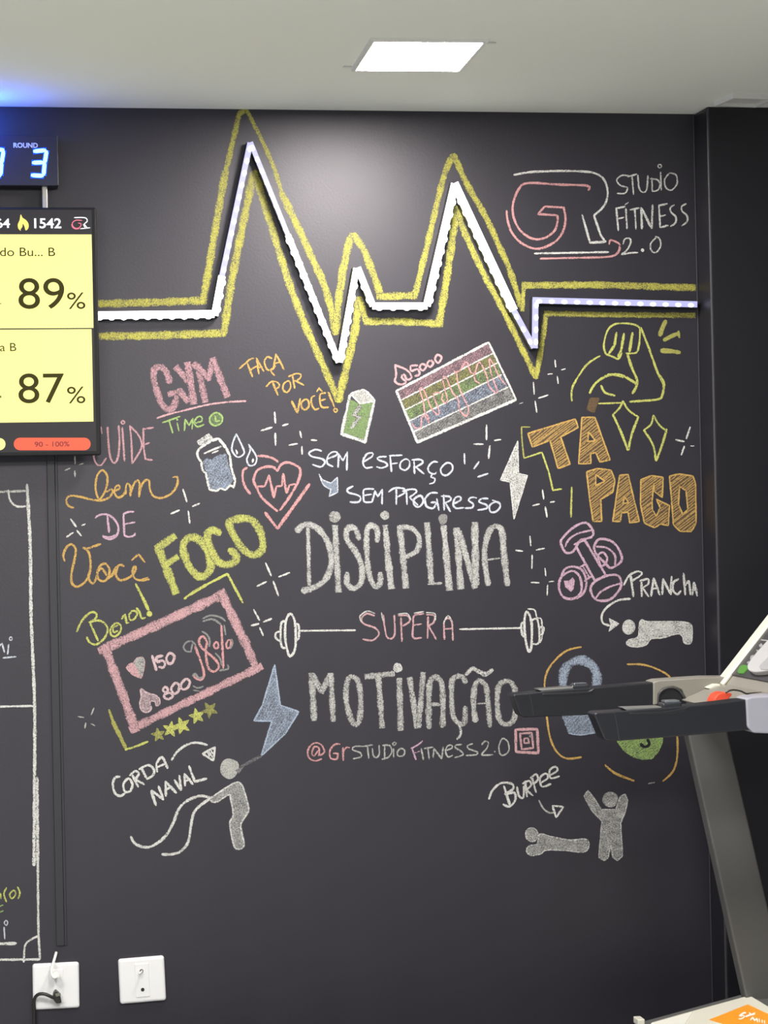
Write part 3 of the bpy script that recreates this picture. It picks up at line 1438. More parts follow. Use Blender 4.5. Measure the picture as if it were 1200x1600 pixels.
draw('chalk_arm_drawing', 'yellow chalk outline of a flexed arm with clenched fist', DRW, '''
@fist lime 0.78
~3 550,200 538,150 558,65 600,26 670,20 738,36 750,80 735,182 692,196 668,194
-4.2 612,74 600,150
-4.2 600,150 568,196
-4 656,80 640,175
-4 640,175 622,215
-4.4 706,75 688,185
~3.4 550,200 592,216 622,228 642,192
@arm lime 0.76
~3.6 755,45 800,160 850,300 886,380 880,440 858,464 760,474 690,479
~3.4 860,320 892,370 884,425
~4.2 676,200 702,280 732,350 726,395 706,430
~4 455,428 490,370 560,326 630,320 700,355 728,378
~3 560,318 630,328 650,338
~3.8 522,385 545,425 602,443
@outer_line lime 0.72
~3.2 515,210 440,260 378,348 350,410 351,475
-2.6 505,490 645,485
''', D)
draw('chalk_emphasis_marks', 'three filled yellow chalk strokes right of the raised fist', DRW, '''
@dash olive 0.9
~7 900,5 880,50 866,90
@dash olive 0.9
~6 890,118 940,92 980,78
-4 975,66 980,102
@dash olive 0.9
~7.5 875,180 925,182 982,190
''', D)
draw('chalk_diamond', 'larger yellow chalk diamond sparkle under the arm', SPK, '''
@diamond lime 0.76
~3.2 650,475 685,530 740,568
~4.2 740,568 705,660 680,762
~3.8 678,762 640,660 592,556
~3.2 590,556 630,515 650,475
''', D, 'yellow diamonds')
draw('chalk_diamond', 'smaller yellow chalk diamond sparkle, right of the larger one', SPK, '''
@diamond lime 0.76
~3 828,558 860,612 902,648
~3.8 906,640 880,730 845,825
~3.4 843,822 825,730 772,645
~3 774,644 815,610 828,558
''', D, 'yellow diamonds')


def block(*polys):
    s = ' / '.join(polys)
    return '@letter brown 0.8\nF %s\n@hatching amber 0.8\nh1.7,-38,3.5 %s\n@outline orange 0.8\n%s\n' % (s, s, '\n'.join('z2.6 ' + p for p in polys))


draw('chalk_lettering', 'orange hatched chalk block letters TA with accent', LET,
     block('92,665 370,580 388,630 285,685 340,845 270,870 222,705 120,745') + block('410,570 485,570 575,820 515,832 490,775 460,785 462,840 390,843', '448,655 443,712 490,708')
     + '@accent brown 1.1\nF 460,460 508,460 480,540 440,525\nz3 460,460 508,460 480,540 440,525', D)
draw('chalk_lettering', 'orange hatched chalk block letters PAGO beneath TA', LET,
     block('437,890 500,870 580,880 603,940 590,1010 520,1050 525,1180 475,1180 455,1050', '490,905 490,970 545,945')
     + block('630,910 680,905 745,1180 690,1190 680,1125 640,1130 635,1180 590,1180', '658,1035 650,1075 684,1070')
     + block('755,935 815,912 885,922 880,1040 835,1005 830,960 820,1060 822,1110 845,1150 868,1100 845,1050 922,1088 915,1205 870,1195 835,1217 775,1190 752,1080')
     + block('922,915 980,902 1060,915 1075,960 1078,1190 1050,1240 985,1238 945,1200 935,1060', '980,975 1020,1000 1030,1110 1000,1140 975,1080'), D)
draw('chalk_corner_mark', 'thin yellow chalk stepped line left of the orange block letters', DRW, '''
@line olive 0.8
~2.4 55,630 60,720 70,808
-2.4 55,627 105,627
@line lime 0.76
-2.6 70,810 175,775
-3 175,775 215,890
-3 215,890 240,1000
-3 240,998 290,990
@line lime 0.76
-3 350,980 345,1155
''', D)

BANDS = [((135, 420), (800, 68)), ((160, 490), (832, 148)), ((192, 560), (862, 218)), ((225, 638), (893, 302)), ((256, 715), (940, 392)), ((285, 790), (998, 480))]
txt = ''
for (a, b), (c, d), col in zip(BANDS, BANDS[1:], ['rose', 'olive', 'green', 'blue', 'grey']):
    p = '%s,%s %s,%s %s,%s %s,%s' % (*a, *b, *d, *c)
    txt += '@band %s 0.36\nF %s\nh4,%s,6 %s\n' % (col, p, -52, p)
txt += '@line white 0.74\n' + ''.join('-2.4 %s,%s %s,%s\n' % (*a, *b) for a, b in BANDS[1:-1])
txt += '@border white 0.76\n-4 135,420 800,68\n-3.4 800,68 998,480\n-4.6 998,482 285,790\n-4 285,788 135,420\n'
txt += '''@wavy_line coral 0.74
~2.4 250,650 268,685 310,680 318,612 340,598 370,650 362,602 340,572 330,500 303,402 330,410 362,482 385,540 430,590 442,560 402,452 430,432 468,440 462,480 492,508 500,470 468,332 492,322 540,430 580,480 590,550 638,602 655,545 620,470 580,372 570,292 552,280
~2.4 552,280 590,272 640,210 670,282 698,300 700,340 736,365
~2.4 700,300 725,216 750,232 790,320 802,382 850,432 860,408 820,300 805,190 832,222 850,262
~2.4 850,262 880,320 920,372
'''
draw('chalk_chart', 'tilted five band coloured chalk chart with a pink wavy line', DRW, txt, C)
draw('chalk_flame', 'small pink chalk flame outline above the left end of the chart', DRW, '''
@outline pink 0.76
~3.4 125,232 134,300 126,350 165,374 205,355 172,322 190,300 214,338 245,320 212,270 125,232
''', C)
draw('chalk_number', 'pink chalk number 5000 along the top edge of the chart', LET, '''
@number pink 0.78
~3.6 288,235 240,240 244,275 288,262 302,298 270,312
o3.6 320,225 303,252 328,272 350,242
o3.6 376,200 357,225 380,247 402,216
o3.6 432,158 414,192 438,217 461,178
''', C)

S = (300, 650, 6)
draw('chalk_bottle', 'white chalk water bottle with blue shading left of the drops', DRW, '''
@cap white 0.6
F 48,240 155,168 192,208 75,275
z2.6 48,240 155,168 192,208 75,275
@water blue 0.52
F 100,430 130,400 185,412 235,372 320,355 345,480 388,600 360,640 300,682 200,692 150,650 140,540
h4,-52,4 100,430 130,400 185,412 235,372 320,355 345,480 388,600 360,640 300,682 200,692 150,650 140,540
@outline white 0.78
-4 75,300 180,232
-4.4 180,230 250,212
-4.6 250,212 320,300
-4.4 320,300 355,372
-4 355,372 366,480
-4 366,480 405,608
-3.6 405,608 390,672
~3.4 390,672 360,650 312,692 265,678 232,702 165,690
-4 165,690 142,600
-3.8 142,600 130,535
~3.6 130,535 98,505 88,435
~3.8 88,430 58,390 50,340 78,298
@level_line white 0.7
~3 110,355 180,322 275,285
-2.6 190,348 245,325
''', S)
draw('chalk_drop', 'larger blue chalk water drop beside the bottle', DRW, '''
@outline ice 0.78
~2.8 415,168 382,255 376,325 428,386 488,350 470,282 415,168
@highlight white 0.8
f 408,312 432,340 418,362
''', S, 'blue water drops')
draw('chalk_drop', 'smaller blue chalk water drop just above the pink heart', DRW, '''
@outline ice 0.78
~2.8 530,265 545,322 514,408 540,465 590,452 606,390 570,322 532,268
@highlight white 0.78
f 575,395 582,420 566,440 560,415
''', S, 'blue water drops')
draw('chalk_heart', 'pink chalk heart outline with heartbeat line and curved marks around', DRW, '''
@outline coral 0.78
~4.2 800,518 768,482 700,475 612,510 578,600 602,662 660,770 800,892
~4.2 800,518 832,460 890,435 958,455 1010,492 1012,560 972,660 900,780 825,882
@heartbeat_line coral 0.78
-3.4 612,660 680,660
-3.6 680,660 722,556
-4 722,556 768,765
-3.6 768,765 790,660
-3.2 790,660 843,655
-3.6 843,655 855,542
-4 855,542 886,722
-3.6 890,722 912,650
-3.4 912,648 978,636
@mark coral 0.76
~4 612,376 680,376 760,398 806,430
@mark coral 0.76
~4 516,486 482,508 475,580 495,658 546,730
@mark coral 0.76
-4.4 685,905 802,1058
-5.4 802,1056 1100,640
''', S)

# board outline and notes at the left edge
draw('chalk_board_frame', 'thick white chalk frame lines with rounded corners at the left edge', DRW, '''
@line white 0.72
-5 42.3,757 43.5,790
~5.5 43.2,775 47.3,857 48.6,962 54,1100 54,1210 53,1352
-5 58,1215 59,1352
~4 59,1345 60,1450 62.5,1498
@line white 0.7
-4 -60,771 40,767
@corner_arc white 0.76
~3.4 13,766 16,782 26,791 41,791
@divider white 0.8
-3.4 -60,1105 55,1103
@line white 0.76
-4 -60,1500 62,1499
@corner_arc white 0.76
~3.4 60,1462 47,1469 39,1478 37,1503
''')
draw('chalk_lettering', 'underlined white chalk letters at the far left under the television', LET, '''
@letter ice 0.78
-2.4 -4,1013 3,1005
-2.6 3,1005 7,1019
-2.8 13.5,1007 12,1022
o2 17,995 14.5,998 17,1001 19,998
@underline ice 0.78
-2.6 4.7,1028 25,1026
''')
draw('chalk_lettering', 'yellow chalk bracketed zero at the lower left edge', LET, '''
@letter lime 0.76
-2.6 -3,1400 1,1396
-2.6 1,1396 1.5,1404
~2.8 10,1387 6,1397 10,1409
o2.6 21,1391 15,1398 19,1404 25,1396
~2.8 27.5,1386 31,1395 28.5,1404
@dash green 0.7
-2.4 -2,1417 5,1414
-2.4 -2,1426 5,1423
''')
draw('chalk_lettering', 'white chalk letter with dot and thick underline near the lower left corner', LET, '''
@letter ice 0.78
-2.8 6.3,1449 7.5,1467
o2 9.5,1438 6.5,1442 10,1446 12,1441
@underline white 0.76
-5 -10,1475 25,1474
''')
# ------------------------------------------------------------------ heartbeat light strip
M_BLACKP = plain('black_channel', (0.012, 0.012, 0.016), 0.45)
M_LEDW = emit('lit_white_strip', (1.0, 1.0, 0.97), 2.6)
M_LEDB = emit('lit_bluish_strip', (0.54, 0.54, 0.95), 0.76)
M_DIOW = emit('lit_white_diode', (0.95, 1.0, 0.97), 9.0)
M_DIOB = emit('lit_bluish_diode', (0.80, 0.84, 1.0), 2.0)
LED = empty('heartbeat_light_strip', W(560, 478), 'lit white zigzag light strip shaped like a heartbeat trace on the black wall', 'light strip')
SEGS = [((146, 492.5), (335, 490.5), 11.5, 'w'), ((335.5, 493), (347, 431), 11, 'w'), ((347, 431), (391, 223), 8.5, 'b'),
        ((391.5, 222), (450, 367), 7.5, 'b'), ((450, 367), (529.5, 566), 9, 'w'), ((531, 566), (557, 419), 9.5, 'w'), ((559, 418), (583, 478), 10, 'w'),
        ((582, 478), (668, 478), 10.5, 'w'), ((667, 478), (711, 287), 12, 'w'), ((710, 286), (803, 485), 13, 'w'), ((803, 485), (834.5, 543), 9, 'b'),
        ((835.8, 544), (836.8, 467.5), 9.5, 'b'), ((832.5, 469), (1089.5, 475.5), 9.5, 'b')]
DEP = 0.030


def bar_between(p, q, w, y0, y1, dx=0.0, dy=0.0, ext=0.0):
    a, b = W(p[0] + dx, p[1] + dy), W(q[0] + dx, q[1] + dy)
    t = (b - a).normalized()
    a, b = a - t * ext, b + t * ext
    n = Vector((t.z, 0, -t.x)) * (w / 600.0 / 2)
    return prism_bm([Vector((v.x, y0, v.z)) for v in (a - n, a + n, b + n, b - n)], (0, y1 - y0, 0))


def led_pt(p, Y):
    return W(p[0], p[1], Y)


def bar_led(p, q, w, y0, y1):
    a, b = led_pt(p, y1), led_pt(q, y1)
    t = (b - a).normalized()
    n = Vector((t.z, 0, -t.x)) * (w / 600.0 / 2)
    return prism_bm([Vector((v.x, y0, v.z)) for v in (a - n, a + n, b + n, b - n)], (0, y1 - y0, 0))


dio_mesh = {}
for si, (p, q, w, k) in enumerate(SEGS):
    e = 0.0004 * (si % 2)
    obj('channel', bar_led(p, q, w + 1.5, -0.0006, -DEP + e), M_BLACKP, LED)
    st = obj('lit_strip', bar_led(p, q, w, -DEP + e, -DEP - 0.003 + e), M_LEDW if k == 'w' else M_LEDB, LED)
    ln = math.hypot(q[0] - p[0], q[1] - p[1])
    n = max(1, int(ln / 18.5))
    side = Vector((0, 0, 0))
    for i in range(n):
        f = (i + 0.5) / n
        c = led_pt((p[0] + (q[0] - p[0]) * f, p[1] + (q[1] - p[1]) * f), -DEP - 0.003)
        t = (led_pt(q, -DEP) - led_pt(p, -DEP)).normalized()
        if k not in dio_mesh:
            b = bmesh.new()
            bmesh.ops.create_uvsphere(b, u_segments=14, v_segments=8, radius=1)
            for v in b.verts:
                v.co = Vector((v.co.x * (0.0085 if k == 'b' else 0.0105), v.co.y * 0.003, v.co.z * (0.0058 if k == 'b' else 0.0098)))
            d = obj('diode', b, M_DIOW if k == 'w' else M_DIOB, st, origin=(0, 0, 0), smooth=True)
            dio_mesh[k] = d
        else:
            d = copy_obj(dio_mesh[k], st)
        nrm = Vector((t.z, 0, -t.x))
        if nrm.z > 0:
            nrm = -nrm
        off = nrm * (w / 600.0 / 2 - (0.0062 if k == 'w' else 0.0052))
        d.location = c + off - LED.location - st.location
        d.rotation_euler = (0, -math.atan2(t.z, t.x), 0)

# ------------------------------------------------------------------ ceiling panel
M_TRIM = plain('white_lamp_frame', (0.72, 0.72, 0.70), 0.35)
M_PANEL = emit('lit_panel', (1.0, 0.95, 0.88), 165.0)
M_SPRING = plain('zinc_clip', (0.5, 0.5, 0.5), 0.3, 0.9)


def quad_frame(cs, inner, z0, z1):
    """flat square ring with an opening, between two heights; cs: four corners (x, y)"""
    b = bmesh.new()
    c = sum((Vector(v) for v in cs), Vector((0, 0))) / 4
    rows = []
    for z, s in ((z0, 1), (z1, 0.985), (z1, inner), (z0, inner)):
        rows.append([b.verts.new((c.x + (Vector(v).x - c.x) * s, c.y + (Vector(v).y - c.y) * s, z)) for v in cs])
    for i in range(4):
        A, B = rows[i], rows[(i + 1) % 4]
        for k in range(4):
            b.faces.new((A[k], A[(k + 1) % 4], B[(k + 1) % 4], B[k]))
    bmesh.ops.recalc_face_normals(b, faces=b.faces[:])
    return b


def rect_from(cs):
    """nearest true rectangle of four points given in order"""
    P4 = [Vector((p.x, p.y)) for p in cs]
    c = sum(P4, Vector((0, 0))) / 4
    u = ((P4[1] - P4[0]) + (P4[2] - P4[3])) / 2
    v = ((P4[3] - P4[0]) + (P4[2] - P4[1])) / 2
    ang = (math.atan2(u.y, u.x) + math.atan2(-v.x, v.y)) / 2
    U, V = Vector((math.cos(ang), math.sin(ang))), Vector((-math.sin(ang), math.cos(ang)))
    return c, U, V, u.length, v.length


c, U, V, lu, lv = rect_from([WZ(589, 62, CEIL), WZ(757, 63, CEIL), WZ(711, 107, CEIL), WZ(556, 107, CEIL)])
print('panel', c, U, lu, lv)


def rect(c, U, V, a, b):
    return [c - U * a / 2 - V * b / 2, c + U * a / 2 - V * b / 2, c + U * a / 2 + V * b / 2, c - U * a / 2 + V * b / 2]


PAN = empty('ceiling_light', (c.x, c.y, CEIL), 'glowing square ceiling light panel above the black wall', 'ceiling light')
obj('frame', quad_frame(rect(c, U, V, lu + .028, lv + .028), 0.92, CEIL, CEIL - 0.006), M_TRIM, PAN)
r4 = rect(c, U, V, lu + .004, lv + .004)
obj('diffuser', prism_bm([Vector((v.x, v.y, CEIL - 0.001)) for v in r4], (0, 0, -0.003)), M_PANEL, PAN)
for s in (-1, 1):
    e = c + U * s * (lu / 2 + .026) + V * (-s) * (lv / 2 - .02)
    obj('spring_clip', box_bm(e.x - .010, e.x + .010, e.y - .006, e.y + .006, CEIL - .003, CEIL - .0005, bevel=.0008), M_TRIM, PAN)

c2, U2, V2, lu2, lv2 = rect_from([WZ(1155, 147.5, CEIL), WZ(1196, 149, CEIL), WZ(1176, 160, CEIL), WZ(1129, 158, CEIL)])
print('vent', c2, lu2, lv2)
M_VENT = plain('grey_grille', (0.62, 0.62, 0.59), 0.5)
VEN = empty('ceiling_vent', (c2.x, c2.y, CEIL), 'small square white grille set in the ceiling corner, unlit', 'vent')
lu2, lv2 = max(lu2, .10), max(lv2, .10)
obj('frame', quad_frame(rect(c2, U2, V2, lu2 + .02, lv2 + .02), 0.86, CEIL, CEIL - 0.012), M_TRIM, VEN)
obj('grille', prism_bm([Vector((v.x, v.y, CEIL - 0.001)) for v in rect(c2, U2, V2, lu2, lv2)], (0, 0, -0.003)), M_VENT, VEN)

# ------------------------------------------------------------------ television
TY = -0.075                                       # front of the screen
M_TVB = plain('black_tv_plastic', (0.012, 0.012, 0.014), 0.5, spec=0.2)
M_SCR = emit('dark_screen', (0.045, 0.042, 0.046), 0.6)
M_SCR.node_tree.nodes['Principled BSDF'].inputs['Roughness'].default_value = 0.4
M_SCR.node_tree.nodes['Principled BSDF'].inputs['Specular IOR Level'].default_value = 0.2
M_YEL = emit('yellow_screen', (1.0, 0.93, 0.27), 1.02)
M_INK = plain('dark_screen_text', (0.04, 0.035, 0.008), 0.6, spec=0.1)
M_WTX = emit('white_screen_text', (0.95, 0.96, 1.0), 1.05)
M_RED = emit('red_screen_pill', (0.95, 0.09, 0.035), 1.0)
M_REDT = plain('dark_red_screen_text', (0.12, 0.01, 0.01), 0.5)
M_FLM = emit('yellow_screen_icon', (0.95, 0.78, 0.16), 1.0)
M_PNK = emit('pink_screen_icon', (0.85, 0.16, 0.24), 1.0)
tr, tl = W(150.3, 324.2, TY), W(150.3, 711, TY)
TW = 1.16
TV = empty('television', Vector((tr.x - TW / 2, 0, (tr.z + tl.z) / 2)), 'black wall television showing yellow panels with 89% and 87%', 'television')
obj('casing', box_bm(tr.x - TW, tr.x, TY, -0.035, tl.z, tr.z, bevel=0.004), M_TVB, TV)
obj('wall_mount', box_bm(tr.x - TW * .7, tr.x - TW * .3, -0.035, -0.002, tl.z + .15, tr.z - .15, bevel=.003), M_TVB, TV)
sx1 = W(146.5, 500, TY).x
zt, zb = W(80, 328, TY).z, W(80, 706, TY).z
scr = obj('screen', box_bm(tr.x - TW + .008, sx1, TY - 0.0012, TY + .002, zb, zt), M_SCR, TV)


def tvp(px, py, lift=0.0):
    v = W(px, py, TY)
    v.y = TY - 0.0012 - lift
    return v


def tv_quad(x0, y0, x1, y1, lift, off=0.0):
    a, b = tvp(x0, y1, lift), tvp(x1, y0, lift)
    zl = (tvp(x0, y0, lift).z + tvp(x1, y0, lift).z) / 2
    zm = (tvp(x0, y1, lift).z + tvp(x1, y1, lift).z) / 2
    b2 = bmesh.new()
    b2.faces.new([b2.verts.new(v) for v in ((a.x - off, a.y, zm), (b.x, a.y, zm), (b.x, a.y, zl), (a.x - off, a.y, zl))])
    return b2


def tv_text(name, s, x0, y0, x1, y1, mat, lift=0.0012, bold=0.0, shear=0.0):
    a, b = tvp(x0, y1, lift), tvp(x1, y0, lift)
    return obj(name, text_bm(s, a, b, shear, bold), mat, TV)


obj('yellow_panel', tv_quad(0, 366.5, 143, 512.8, .0004, .5), M_YEL, TV)
obj('yellow_panel', tv_quad(0, 514.8, 143, 659.5, .0004, .5), M_YEL, TV)
tv_text('lettering', '64', -6, 341.5, 15.3, 356.5, M_WTX, bold=.02)
tv_text('lettering', '1542', 53.5, 341.2, 95.6, 357, M_WTX, bold=.02)
tv_text('lettering', 'do Bu... B', 0, 387, 86, 400.5, M_INK)
tv_text('lettering', 'a B', 0, 536, 25.3, 549, M_INK)
tv_text('lettering', '89', 29, 434.5, 100, 483, M_INK)
tv_text('lettering', '%', 105, 457, 133, 483, M_INK)
tv_text('lettering', '87', 29, 583, 100, 630.5, M_INK)
tv_text('lettering', '%', 105, 604, 133, 630.5, M_INK)
tv_text('lettering', '.', 0, 473.5, 2, 475.5, M_INK)
tv_text('lettering', '.', 0, 618, 2, 622, M_INK)


def pill(x0, y0, x1, y1, lift):
    r = (y1 - y0) / 2
    pts = [(x1 - r + r * math.sin(a * math.pi / 12), y0 + r - r * math.cos(a * math.pi / 12)) for a in range(13)]
    pts += [(x0 + r - r * math.sin(a * math.pi / 12), y0 + r + r * math.cos(a * math.pi / 12)) for a in range(13)]
    b = bmesh.new()
    b.faces.new([b.verts.new(tvp(x, y, lift)) for x, y in pts])
    return b


obj('red_pill', pill(21.5, 684, 141.5, 703.5, .0006), M_RED, TV)
obj('yellow_pill', pill(-112, 684.5, 8.5, 703.5, .0006), M_YEL, TV)
tv_text('lettering', '90 - 100%', 54, 689.5, 108.5, 698.5, M_REDT, bold=.015)


def tv_draw(name, mat, text, crop):
    f = Flat(lambda x, y, L: tvp(x, y, 0.001 + L * .00002), rough=0)
    f.strokes(text, crop)
    return obj(name, f.bm, mat, TV)


Cr2 = (0, 200, 7.5)
tv_draw('flame_icon', M_FLM, 'f 243,1012 262,1050 310,1085 335,1130 330,1180 300,1202 288,1160 268,1120 262,1160 240,1190 245,1208 215,1180 208,1130 228,1085', Cr2)
tv_draw('logo_red_letter', M_PNK, '~1.4 960,1085 890,1082 850,1110 852,1150 890,1178 935,1165 950,1125 915,1115\n~1.2 838,1130 850,1165 885,1185 930,1180', Cr2)
tv_draw('logo_white_letter', M_WTX, '~1.6 870,1052 960,1050 1010,1060 1022,1095 985,1125\n-1.6 985,1125 1020,1172\n-1.4 975,1130 1000,1175\n-1.4 940,1182 1055,1170', Cr2)

# painted cable duct below the television and bare metal pole above it
M_DUCT = plain('black_painted_duct', (0.022, 0.022, 0.029), 0.45)
M_STEEL = plain('brushed_steel', (0.42, 0.40, 0.38), 0.4, 0.7)
a, b = W(73, 700), W(84, 1478)
d = empty('cable_duct', Vector(((a.x + b.x) / 2, 0, a.z)), 'slim black painted cable duct running from the television to the left socket', 'cable duct')
m_ = (a.x + b.x) / 2
a0 = W(72.5, 716).x
obj('cover', box_bm(a0, a0 + .021, -0.006, -0.0005, b.z, a.z + .1, bevel=.002), M_DUCT, d)
obj('side_lip', box_bm(a0 + .021, a0 + .027, -0.004, -0.0005, b.z, a.z + .1, bevel=.001), M_DUCT, d)
p0, p1 = W(65.5, 305, -0.03), W(74, 305, -0.03)
tag(obj('metal_pole', box_bm(p0.x, p1.x, -0.042, -0.0005, W(70, 345, -.03).z, W(70, 280, -.03).z, bevel=.002), M_STEEL), 'short bare metal bar between the round timer and the television', 'bar')

# ------------------------------------------------------------------ round timer
KY = -0.06
M_TIM = plain('dark_timer_face', (0.012, 0.013, 0.03), 0.4)
M_DIG = emit('blue_digit_glow', (0.0, 0.07, 1.0), 1.4)
M_DIGC = emit('blue_digit_core', (0.28, 0.95, 1.0), 2.6)
M_ROU = plain('grey_print', (0.62, 0.62, 0.72), 0.6)
k0, k1 = W(90, 212, KY), W(90, 290, KY)
TIM = empty('interval_timer', Vector((k0.x - .25, 0, (k0.z + k1.z) / 2)), 'dark interval timer with glowing blue digits above the television', 'timer')
obj('case', box_bm(k0.x - .62, k0.x, KY, -0.0005, k1.z, k0.z, bevel=.0015), M_TIM, TIM)


def kp(x, y, lift):
    v = W(x, y, KY)
    v.y -= lift
    return v


obj('lettering', text_bm('ROUND', kp(21, 231, .001), kp(59, 223.3, .001), 0, .03), M_ROU, TIM)
K7 = (0, 200, 7.5)
D3 = ['400,275 530,262 ', '385,408 500,405 ', '372,555 500,562 ', '545,275 525,405 ', '522,412 512,548 ']
D9 = ['-80,255 40,258', '40,275 20,408', '18,412 8,548', '-100,408 12,405', '-95,275 -112,405', '-120,555 0,562']
for name, segs in (('digit', D3), ('digit', D9)):
    g = Flat(lambda x, y, L: kp(x, y, 0.001 + L * .00002), rough=0)
    g.strokes('\n'.join('-9 ' + s for s in segs), K7)
    dg = obj(name, g.bm, M_DIG, TIM)
    g = Flat(lambda x, y, L: kp(x, y, 0.0022 + L * .00002), rough=0)
    g.strokes('\n'.join('-6 ' + s for s in segs), K7)
    obj('lit_core', g.bm, M_DIGC, dg)
tl_ = bpy.data.lights.new('timer_glow_light', 'POINT')
tl_.energy = 3.6
tl_.color = (0.02, 0.12, 1.0)
tl_.shadow_soft_size = 0.05
to = bpy.data.objects.new('timer_glow_light', tl_)
to.location = kp(-45, 205, 0.07)
COL.objects.link(to)

# ------------------------------------------------------------------ wall sockets
M_PLATE = plain('white_plate_plastic', (0.78, 0.78, 0.80), 0.3)
M_CABW = plain('white_cable', (0.78, 0.78, 0.76), 0.4)
M_BLKP = plain('black_plug', (0.02, 0.02, 0.018), 0.4)
M_HOLE = plain('dark_hole', (0.015, 0.015, 0.015), 0.8)
X2 = (0, 1300, 4)


def x2(x, y, Y):
    return W(x / 4, 1300 + y / 4, Y)


def plate(x0, y0, x1, y1, tilt, label):
    a, b = x2(x0, y1, 0), x2(x1, y0, 0)
    cx, cz = (a.x + b.x) / 2, (a.z + b.z) / 2
    hw, hh = (b.x - a.x) / 2, (b.z - a.z) / 2
    t = empty('wall_socket', (cx, 0, cz), label, 'wall socket', 'square white socket plates')
    t.rotation_euler.y = tilt
    pb = box_bm(-hw, hw, -0.012, -0.0005, -hh, hh)
    es = [e for e in pb.edges if all(v.co.y < -0.01 for v in e.verts)] + [e for e in pb.edges if abs(e.verts[0].co.y - e.verts[1].co.y) > .005]
    bmesh.ops.bevel(pb, geom=es, offset=0.007, segments=4, affect='EDGES', profile=0.5)
    for v in pb.verts:
        v.co += Vector((cx, 0, cz))
    obj('cover_plate', pb, M_PLATE, t, origin=(cx, 0, cz), smooth=False)
    obj('module', box_bm(cx - .018, cx + .018, -.0135, -.011, cz - .043, cz + .043, bevel=.0015), M_PLATE, t)
    return t, cx, cz


s1, cx, cz = plate(207, 808, 492, 1110, math.radians(0.3), 'left white socket plate with two plugged cables, below the cable duct')
s2, cx2, cz2 = plate(746, 773, 1028, 1069, math.radians(-1.6), 'right white socket plate with an empty outlet and small cable stub')
h = x2(890, 985, -.0136)
obj('outlet_hole', cyl_bm((h.x, -.0136, h.z), (0, 1, 0), .0045, .002, 20), M_HOLE, s2)
h = x2(886, 868, -.0136)
obj('outlet_hole', cyl_bm((h.x, -.0136, h.z), (0, 1, 0), .0045, .002, 20), M_HOLE, s2)
obj('cable_stub', tube_bm([x2(888, 868, -.014), x2(885, 874, -.022), x2(876, 882, -.028), x2(868, 886, -.030)], .0025), M_CABW, s2, smooth=True)
# white plug with its cable
pw = empty('white_plug', x2(348, 895, -.02), 'white plug with looped white cable in the upper hole of the left socket', 'plug')
q = x2(348, 892, -.03)
obj('plug_body', cyl_bm((q.x, -.031, q.z), (0, 1, 0), .0095, .034, 24, .0075, bevel=.002), M_CABW, pw, smooth=False)
cp = [x2(*p) for p in ((356, 905, -.046), (340, 912, -.052), (325, 896, -.05), (322, 868, -.044), (330, 830, -.034), (340, 795, -.022), (352, 752, -.007))]
cpts = catmull([tuple(v) for v in cp], step=0.01)
obj('cable', tube_bm(cpts, .0036, 12), M_CABW, pw, smooth=True)
pk = empty('black_plug', x2(358, 1020, -.02), 'black plug with dark cable in the lower hole of the left socket', 'plug')
q = x2(352, 1012, -.03)
obj('plug_body', prism_bm([x2(*p, -.0136) for p in ((330, 1000), (345, 978), (372, 1000), (384, 1055), (350, 1060), (330, 1035))], (0, -.028, 0), bevel=.003), M_BLKP, pk)
obj('plug_ring', prism_bm([x2(*p, -.0420) for p in ((345, 1010), (378, 1004), (381, 1022), (350, 1030))], (0, -.002, 0), bevel=.0006), plain('grey_ring', (.16, .16, .13), .5), pk)
cp = [x2(*p) for p in ((350, 1042, -.036), (320, 1030, -.04), (285, 1014, -.04), (248, 1012, -.036), (222, 1030, -.028), (213, 1062, -.018), (214, 1100, -.016), (216, 1180, -.010), (216, 1260, -.006))]
obj('cable', tube_bm(catmull([tuple(v) for v in cp], step=0.01), [.0048] * 1 * 0 or .0044, 12), M_BLKP, pk, smooth=True)

# ------------------------------------------------------------------ treadmill
YF, YN = -0.42, -1.07
M_GRIP = plain('black_soft_grip', (0.012, 0.013, 0.018), 0.36, bump=0.08, scale=900)
M_BEIGE = plain('warm_grey_plastic', (0.24, 0.225, 0.20), 0.38)
M_CREAM = plain('cream_gloss_plastic', (0.72, 0.70, 0.60), 0.25)
M_SILV = plain('silver_lilac_paint', (0.33, 0.33, 0.39), 0.35)
M_POST = plain('grey_post_paint', (0.09, 0.09, 0.088), 0.5)
M_SENS = plain('steel_sensor', (0.40, 0.40, 0.40), 0.3, 0.8)
M_KNOB = plain('black_switch', (0.03, 0.032, 0.04), 0.25)
M_CHROME = plain('chrome_cap', (0.75, 0.77, 0.82), 0.12, 1.0)
M_DARK = plain('dark_console_panel', (0.045, 0.045, 0.05), 0.35)
M_GREEN = emit('green_button', (0.16, 0.50, 0.07), 0.35)
M_ICON = plain('pale_icon_print', (0.30, 0.30, 0.30), 0.5)
M_REDK = plain('red_stop_key', (0.70, 0.07, 0.03), 0.4)
M_ORNG = plain('orange_decal', (0.85, 0.32, 0.02), 0.4)
M_DECW = plain('white_decal_print', (0.85, 0.83, 0.78), 0.5)
M_BASE = plain('dark_grey_plastic', (0.10, 0.10, 0.098), 0.45)
TM = empty('treadmill', Vector((2.1, -0.75, 0)), 'grey and black treadmill standing at right in front of the chalk wall', 'treadmill')


def prof(pts, Y, depth, bevel=0.0, seg=3):
    """side outline given in pixels on the plane y = Y, pushed away from the camera by depth (metres)"""
    return prism_bm([W(x, y, Y) for x, y in pts], (0, depth, 0), bevel, seg)


